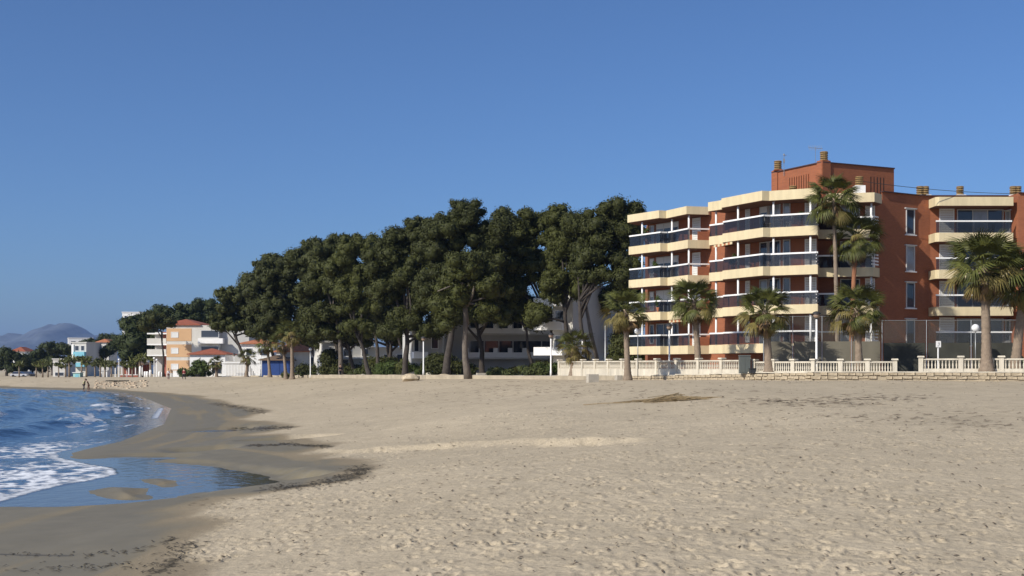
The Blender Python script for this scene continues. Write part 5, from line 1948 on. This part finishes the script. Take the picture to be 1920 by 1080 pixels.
def car(px, d, col, label, rz=0.0):
    x = X(px, d)
    z = -2.85
    c = thing('parked_car', (x, d, z), label, 'car', 'cars parked on the far shore', rz)
    m = mat('car paint ' + label[:9], col, 0.25, 0.03, 1, spec=0.6)
    MB().prism([(-2.0, -0.85), (2.0, -0.85), (2.0, 0.85), (-2.0, 0.85)], 0.35, 0.85).build('body', m, c, False, True)
    v = [(-1.6, -.8, .85), (1.2, -.8, .85), (1.2, .8, .85), (-1.6, .8, .85), (-1.2, -.65, 1.4), (0.5, -.65, 1.4), (0.5, .65, 1.4), (-1.2, .65, 1.4)]
    MB().add(v, [(4, 5, 6, 7), (0, 1, 5, 4), (1, 2, 6, 5), (2, 3, 7, 6), (3, 0, 4, 7)]).build('cabin', M['dark_glass'], c, False, True)
    MB().box((-0.35, 0, 1.42), (1.7, 1.3, 0.05)).build('roof', m, c, False, True)
    for wx in (-1.25, 1.25):
        for wy in (-0.8, 0.8):
            w = MB().tube([(wx, wy - 0.1, 0.32), (wx, wy + 0.1, 0.32)], 0.32, 12).build('wheel', M['dark'], c, False, True)


car(52, 330, (0.03, 0.03, 0.035), 'dark car parked under the trees at the far left')
car(36, 322, (0.55, 0.55, 0.56), 'silver car parked left of the dark car', 0.1)


# ------------------------------------------------------------------ rocks, sand heaps, litter
def rock(px, py, size, label, group, m='sandstone', seed=1, squash=0.6):
    x, d = on_ground(px, py)
    r = random.Random(seed)
    mb = MB()
    z = gz(x, d)
    mm, nn = 6, 9
    v = []
    for i in range(mm + 1):
        th = math.pi * i / mm
        for k in range(nn):
            a = 2 * math.pi * k / nn
            q = size * r.uniform(0.8, 1.1)
            v.append((x + q * math.sin(th) * math.cos(a), d + q * math.sin(th) * math.sin(a), z + size * squash * 0.45 + q * squash * -math.cos(th)))
    f = [(i * nn + k, i * nn + (k + 1) % nn, (i + 1) * nn + (k + 1) % nn, (i + 1) * nn + k) for i in range(mm) for k in range(nn)]
    mb.add(v, f)
    return tag(mb.build('boulder', M[m]), label, 'boulder', group)


rock(806, 707, 0.55, 'pale boulder at the kerb beside the lamp among the pines', 'boulders by the kerb', 'stone_white', 1, 0.8)
rock(832, 708, 0.75, 'flat long boulder below the tallest pine', 'boulders by the kerb', 'sandstone', 2, 0.35)
rock(770, 714, 1.0, 'sandy coloured boulder half buried left of the kerb lamp', 'boulders by the kerb', 'sandstone', 3, 0.5)
rock(680, 708, 0.4, 'small grey boulder at the kerb below the slanting pine', 'boulders by the kerb', 'concrete', 4, 0.8)


def rubble():
    r = random.Random(9)
    mb = MB()
    for k in range(170):
        px, py = r.uniform(178, 276), r.uniform(715, 729)
        x, d = on_ground(px, py)
        z = gz(x, d)
        s = r.uniform(0.12, 0.42)
        mb.box((x, d, z + s * 0.05), (s * 1.8, s * 1.6, s * 0.7), r.uniform(0, 3), r.uniform(0.4, 0.75))
    tag(mb.build('rubble_heap', mat('rubble', (0.42, 0.33, 0.23), 0.95, 0.25, 1.5)), 'heap of sandy rubble and clods at the far water edge behind the two waders', kind='stuff')


rubble()
x, d = on_ground(222, 716)
m = MB()
for i in range(12):
    m.box((x + (i - 6) * 0.28, d, gz(x, d) + 0.12), (0.9, 0.7, 0.2), i, 0.6)
tag(m.build('seaweed_bank', M['weed']), 'dark low bank of seaweed behind the rubble heap', kind='stuff')


def litter():
    """twigs, flakes and weed scattered over the sand"""
    r = random.Random(14)
    tw, wd = MB(), MB()

    def stick(mb, x, y, l, w, a=None):
        a = r.uniform(0, math.pi) if a is None else a
        z = gz(x, y) + 0.015
        c, s = math.cos(a) * l / 2, math.sin(a) * l / 2
        n = (-math.sin(a) * w / 2, math.cos(a) * w / 2)
        t = r.uniform(-0.01, 0.02)
        mb.add([(x - c - n[0], y - s - n[1], z), (x + c - n[0], y + s - n[1], z + t), (x + c + n[0], y + s + n[1], z + t), (x - c + n[0], y - s + n[1], z), (x, y, z + w * 0.3 + t / 2)],
               [(0, 1, 4), (1, 2, 4), (2, 3, 4), (3, 0, 4)])

    for k in range(1500):
        px, py = r.uniform(-20, 1950), 716 + 370 * r.random() ** 1.5
        x, y = on_ground(px, py)
        if poly_dist(np.array([x]), np.array([y]), SHORE)[0][0] < 9: continue
        f = 0.5 + y / 60
        stick(tw, x, y, r.uniform(0.04, 0.15) * f, r.uniform(0.018, 0.045) * f)
    for (cx, cy, sx, sy, n) in ((1480, 752, 70, 4, 90), (1620, 748, 60, 5, 110), (1700, 785, 120, 7, 70), (1850, 797, 60, 7, 50), (1540, 758, 60, 3, 60), (1000, 728, 90, 7, 140), (1100, 735, 120, 6, 60),
                                (890, 745, 60, 6, 30), (1380, 733, 60, 4, 20), (1500, 838, 80, 10, 20), (420, 948, 60, 6, 26), (900, 930, 120, 40, 60), (560, 1000, 50, 30, 30)):
        for k in range(n):
            x, y = on_ground(r.gauss(cx, sx), max(716, r.gauss(cy, sy)))
            g_ = min(1.0, y / 50)
            stick(tw, x, y, r.uniform(0.12, 0.6) * g_ * g_, r.uniform(0.025, 0.07) * g_, r.gauss(0.1, 0.5))
    for line, w, n in (([(500, 918), (545, 914), (600, 908), (640, 900), (668, 888), (680, 876)], 6, 420), ([(545, 802), (500, 804), (440, 807)], 3, 170),
                       ([(470, 836), (545, 834), (620, 838)], 2.5, 150), ([(285, 1076), (320, 1060), (345, 1032), (352, 1020)], 9, 150),
                       ([(405, 757), (450, 764), (490, 774)], 3, 120), ([(0, 1040), (130, 1042), (250, 1035), (330, 1010)], 5, 70), ([(20, 1072), (160, 1065), (260, 1060)], 8, 60),
                       ([(205, 862), (270, 863), (300, 862)], 1.5, 40)):
        for k in range(n):
            u = r.random() * (len(line) - 1)
            i = int(u)
            px = line[i][0] + (line[i + 1][0] - line[i][0]) * (u - i) + r.gauss(0, w * 2)
            py = line[i][1] + (line[i + 1][1] - line[i][1]) * (u - i) + r.gauss(0, w * 0.6)
            x, y = on_ground(px, py)
            f = 0.45 + y / 60
            stick(wd, x, y, r.uniform(0.05, 0.2) * f, r.uniform(0.015, 0.045) * f)
    tag(tw.build('beach_litter', M['twig']), 'scattered dark twigs and flakes on the dry sand', kind='stuff')
    tag(wd.build('seaweed', M['weed']), 'dark seaweed left in lines along the wet sand', kind='stuff')


litter()


def reed_pile():
    r = random.Random(6)
    x0, y0 = on_ground(1258, 752)
    mb = MB()
    for k in range(150):
        x, y = x0 + r.gauss(0, 0.75), y0 + r.gauss(0, 0.28)
        l = r.uniform(0.5, 1.5)
        a = r.gauss(0.1, 0.45)
        z = gz(x, y)
        h = max(0.0, 0.28 - 0.22 * abs(x - x0)) * r.random() + 0.02
        p = [(x - math.cos(a) * l / 2, y - math.sin(a) * l / 2, z + h * 0.6), (x, y, z + h + 0.02), (x + math.cos(a) * l / 2, y + math.sin(a) * l / 2, z + h * r.uniform(0.2, 1.8))]
        mb.tube(p, 0.014, 4)
    tag(mb.build('reed_pile', M['reed']), 'flat heap of dry yellow reeds on the sand below the balustrade', 'reeds')
    x, y = on_ground(1130, 759)
    tag(MB().tube([(x - 0.9, y, gz(x - 0.9, y) + 0.03), (x + 0.1, y, gz(x, y) + 0.06), (x + 1.3, y + 0.1, gz(x + 1.3, y) + 0.03)], 0.02, 5).build('reed_stalk', M['reed']),
        'single long dry reed lying left of the reed heap', 'reed')


reed_pile()


# ------------------------------------------------------------------ people
def skin_mesh(name, joints, edges, m, sub=1):
    me = bpy.data.meshes.new(name)
    me.from_pydata([j[:3] for j in joints], edges, [])
    o = bpy.data.objects.new(name, me)
    COL.objects.link(o)
    sk = o.modifiers.new('skin', 'SKIN')
    for i, j in enumerate(joints):
        me.skin_vertices[0].data[i].radius = (j[3], j[4] if len(j) > 4 else j[3])
    me.skin_vertices[0].data[0].use_root = True
    sb = o.modifiers.new('sub', 'SUBSURF')
    sb.levels = sb.render_levels = sub
    dg = bpy.context.evaluated_depsgraph_get()
    out = bpy.data.meshes.new_from_object(o.evaluated_get(dg))
    bpy.data.objects.remove(o)
    out.name = name
    out.materials.clear()
    out.materials.append(m)
    out.polygons.foreach_set('use_smooth', [True] * len(out.polygons))
    return out


def person(px, py, label, top, trousers, hair, rz=0.0, bend=0.0, stride=0.2, dist=None):
    if dist: x, d = X(px, dist), dist
    else: x, d = on_ground(px, py)
    z = gz(x, d)
    r = thing('person', (x, d, z), label, 'person', None, rz)
    fw = math.sin(bend)
    up = math.cos(bend)
    hip = (0, 0, 0.92)

    def T(a, h):   # a point up the spine, leaning forward by the bend
        return (a, -fw * (h - 0.92), 0.92 + up * (h - 0.92))
    J = [(*hip, .13, .10), (*T(0, 1.12), .12, .09), (*T(0, 1.36), .16, .10), (*T(0, 1.47), .06), (*T(0, 1.55), .075), (*T(0, 1.66), .085, .10), (*T(0, 1.73), .05),
         (*T(-.17, 1.40), .06), (*T(-.22, 1.14), .045), (-.22, T(0, 0.95)[1] - .08, T(0, 0.93)[2], .035), (-.22, T(0, .86)[1] - .1, T(0, .83)[2], .03),
         (*T(.17, 1.40), .06), (*T(.22, 1.14), .045), (.22, T(0, 0.95)[1] - .08, T(0, 0.93)[2], .035), (.22, T(0, .86)[1] - .1, T(0, .83)[2], .03),
         (-.10, -.02, .84, .09), (-.11, -stride * .5 - .03, .48, .06), (-.11, -stride * .4, .08, .045), (-.11, -stride * .4 - .16, .03, .04),
         (.10, -.02, .84, .09), (.11, stride * .3 - .03, .48, .06), (.11, stride * .7, .08, .045), (.11, stride * .7 - .16, .03, .04)]
    E = [(0, 1), (1, 2), (2, 3), (3, 4), (4, 5), (5, 6), (2, 7), (7, 8), (8, 9), (9, 10), (2, 11), (11, 12), (12, 13), (13, 14), (0, 15), (15, 16), (16, 17), (17, 18), (0, 19), (19, 20), (20, 21), (21, 22)]
    link('body', skin_mesh('body', J, E, M['skin']), r, True)
    k = 1.22
    G = lambda ids: [tuple(J[i][:3]) + tuple(v * k for v in J[i][3:]) for i in ids]
    link('jacket', skin_mesh('jacket', G([0, 1, 2, 7, 8, 9, 11, 12, 13]), [(0, 1), (1, 2), (2, 3), (3, 4), (4, 5), (2, 6), (6, 7), (7, 8)], mat('jacket', top, 0.9)), r, True)
    link('trousers', skin_mesh('trousers', G([0, 15, 16, 17, 19, 20, 21]), [(0, 1), (1, 2), (2, 3), (0, 4), (4, 5), (5, 6)], mat('trousers', trousers, 0.9)), r, True)
    h = T(0, 1.69)
    MB().ball((h[0], h[1] + 0.025, h[2] + .02), 0.112, 10, 7).build('hair', mat('hair', hair, 0.8), r, True, True)


person(157, 732.5, 'person in a pale yellow top and dark trousers bending at the far water edge', (0.62, 0.55, 0.28), (0.03, 0.03, 0.04), (0.25, 0.2, 0.12), 1.3, 0.35, 0.25)
person(166.5, 733, 'person in brown clothes bending beside the one in pale yellow', (0.10, 0.05, 0.03), (0.13, 0.05, 0.035), (0.03, 0.02, 0.02), -1.2, 0.5, 0.2)
person(316, 712.5, 'walker in a white top and dark red trousers on the far sand', (0.75, 0.72, 0.72), (0.12, 0.04, 0.04), (0.04, 0.03, 0.02), 0.4, 0.05, 0.3)
person(345, 712, 'walker in a dark red jacket near the short white wall', (0.20, 0.02, 0.03), (0.02, 0.02, 0.03), (0.03, 0.02, 0.02), -0.3, 0.04, 0.4)
person(638, 702, 'person in black standing beside the pale straight pine trunk', (0.02, 0.02, 0.025), (0.015, 0.015, 0.02), (0.03, 0.02, 0.02), 0.6, 0.03, 0.3, dist=170.5)


# ------------------------------------------------------------------ air
def haze():
    mb = MB().box((0, 0, 124), (18800, 18800, 272))
    m = bpy.data.materials.new('thin sea haze')
    m.use_nodes = True
    nt = m.node_tree
    for n in list(nt.nodes):
        if n.type == 'BSDF_PRINCIPLED': nt.nodes.remove(n)
    v = nt.nodes.new('ShaderNodeVolumePrincipled')
    v.inputs['Color'].default_value = (0.36, 0.56, 1.0, 1)
    v.inputs['Density'].default_value = 0.000055
    v.inputs['Anisotropy'].default_value = 0.2
    nt.links.new(v.outputs[0], nt.nodes['Material Output'].inputs['Volume'])
    o = mb.build('haze', m)
    tag(o, 'thin blue haze over the bay', kind='stuff')


haze()
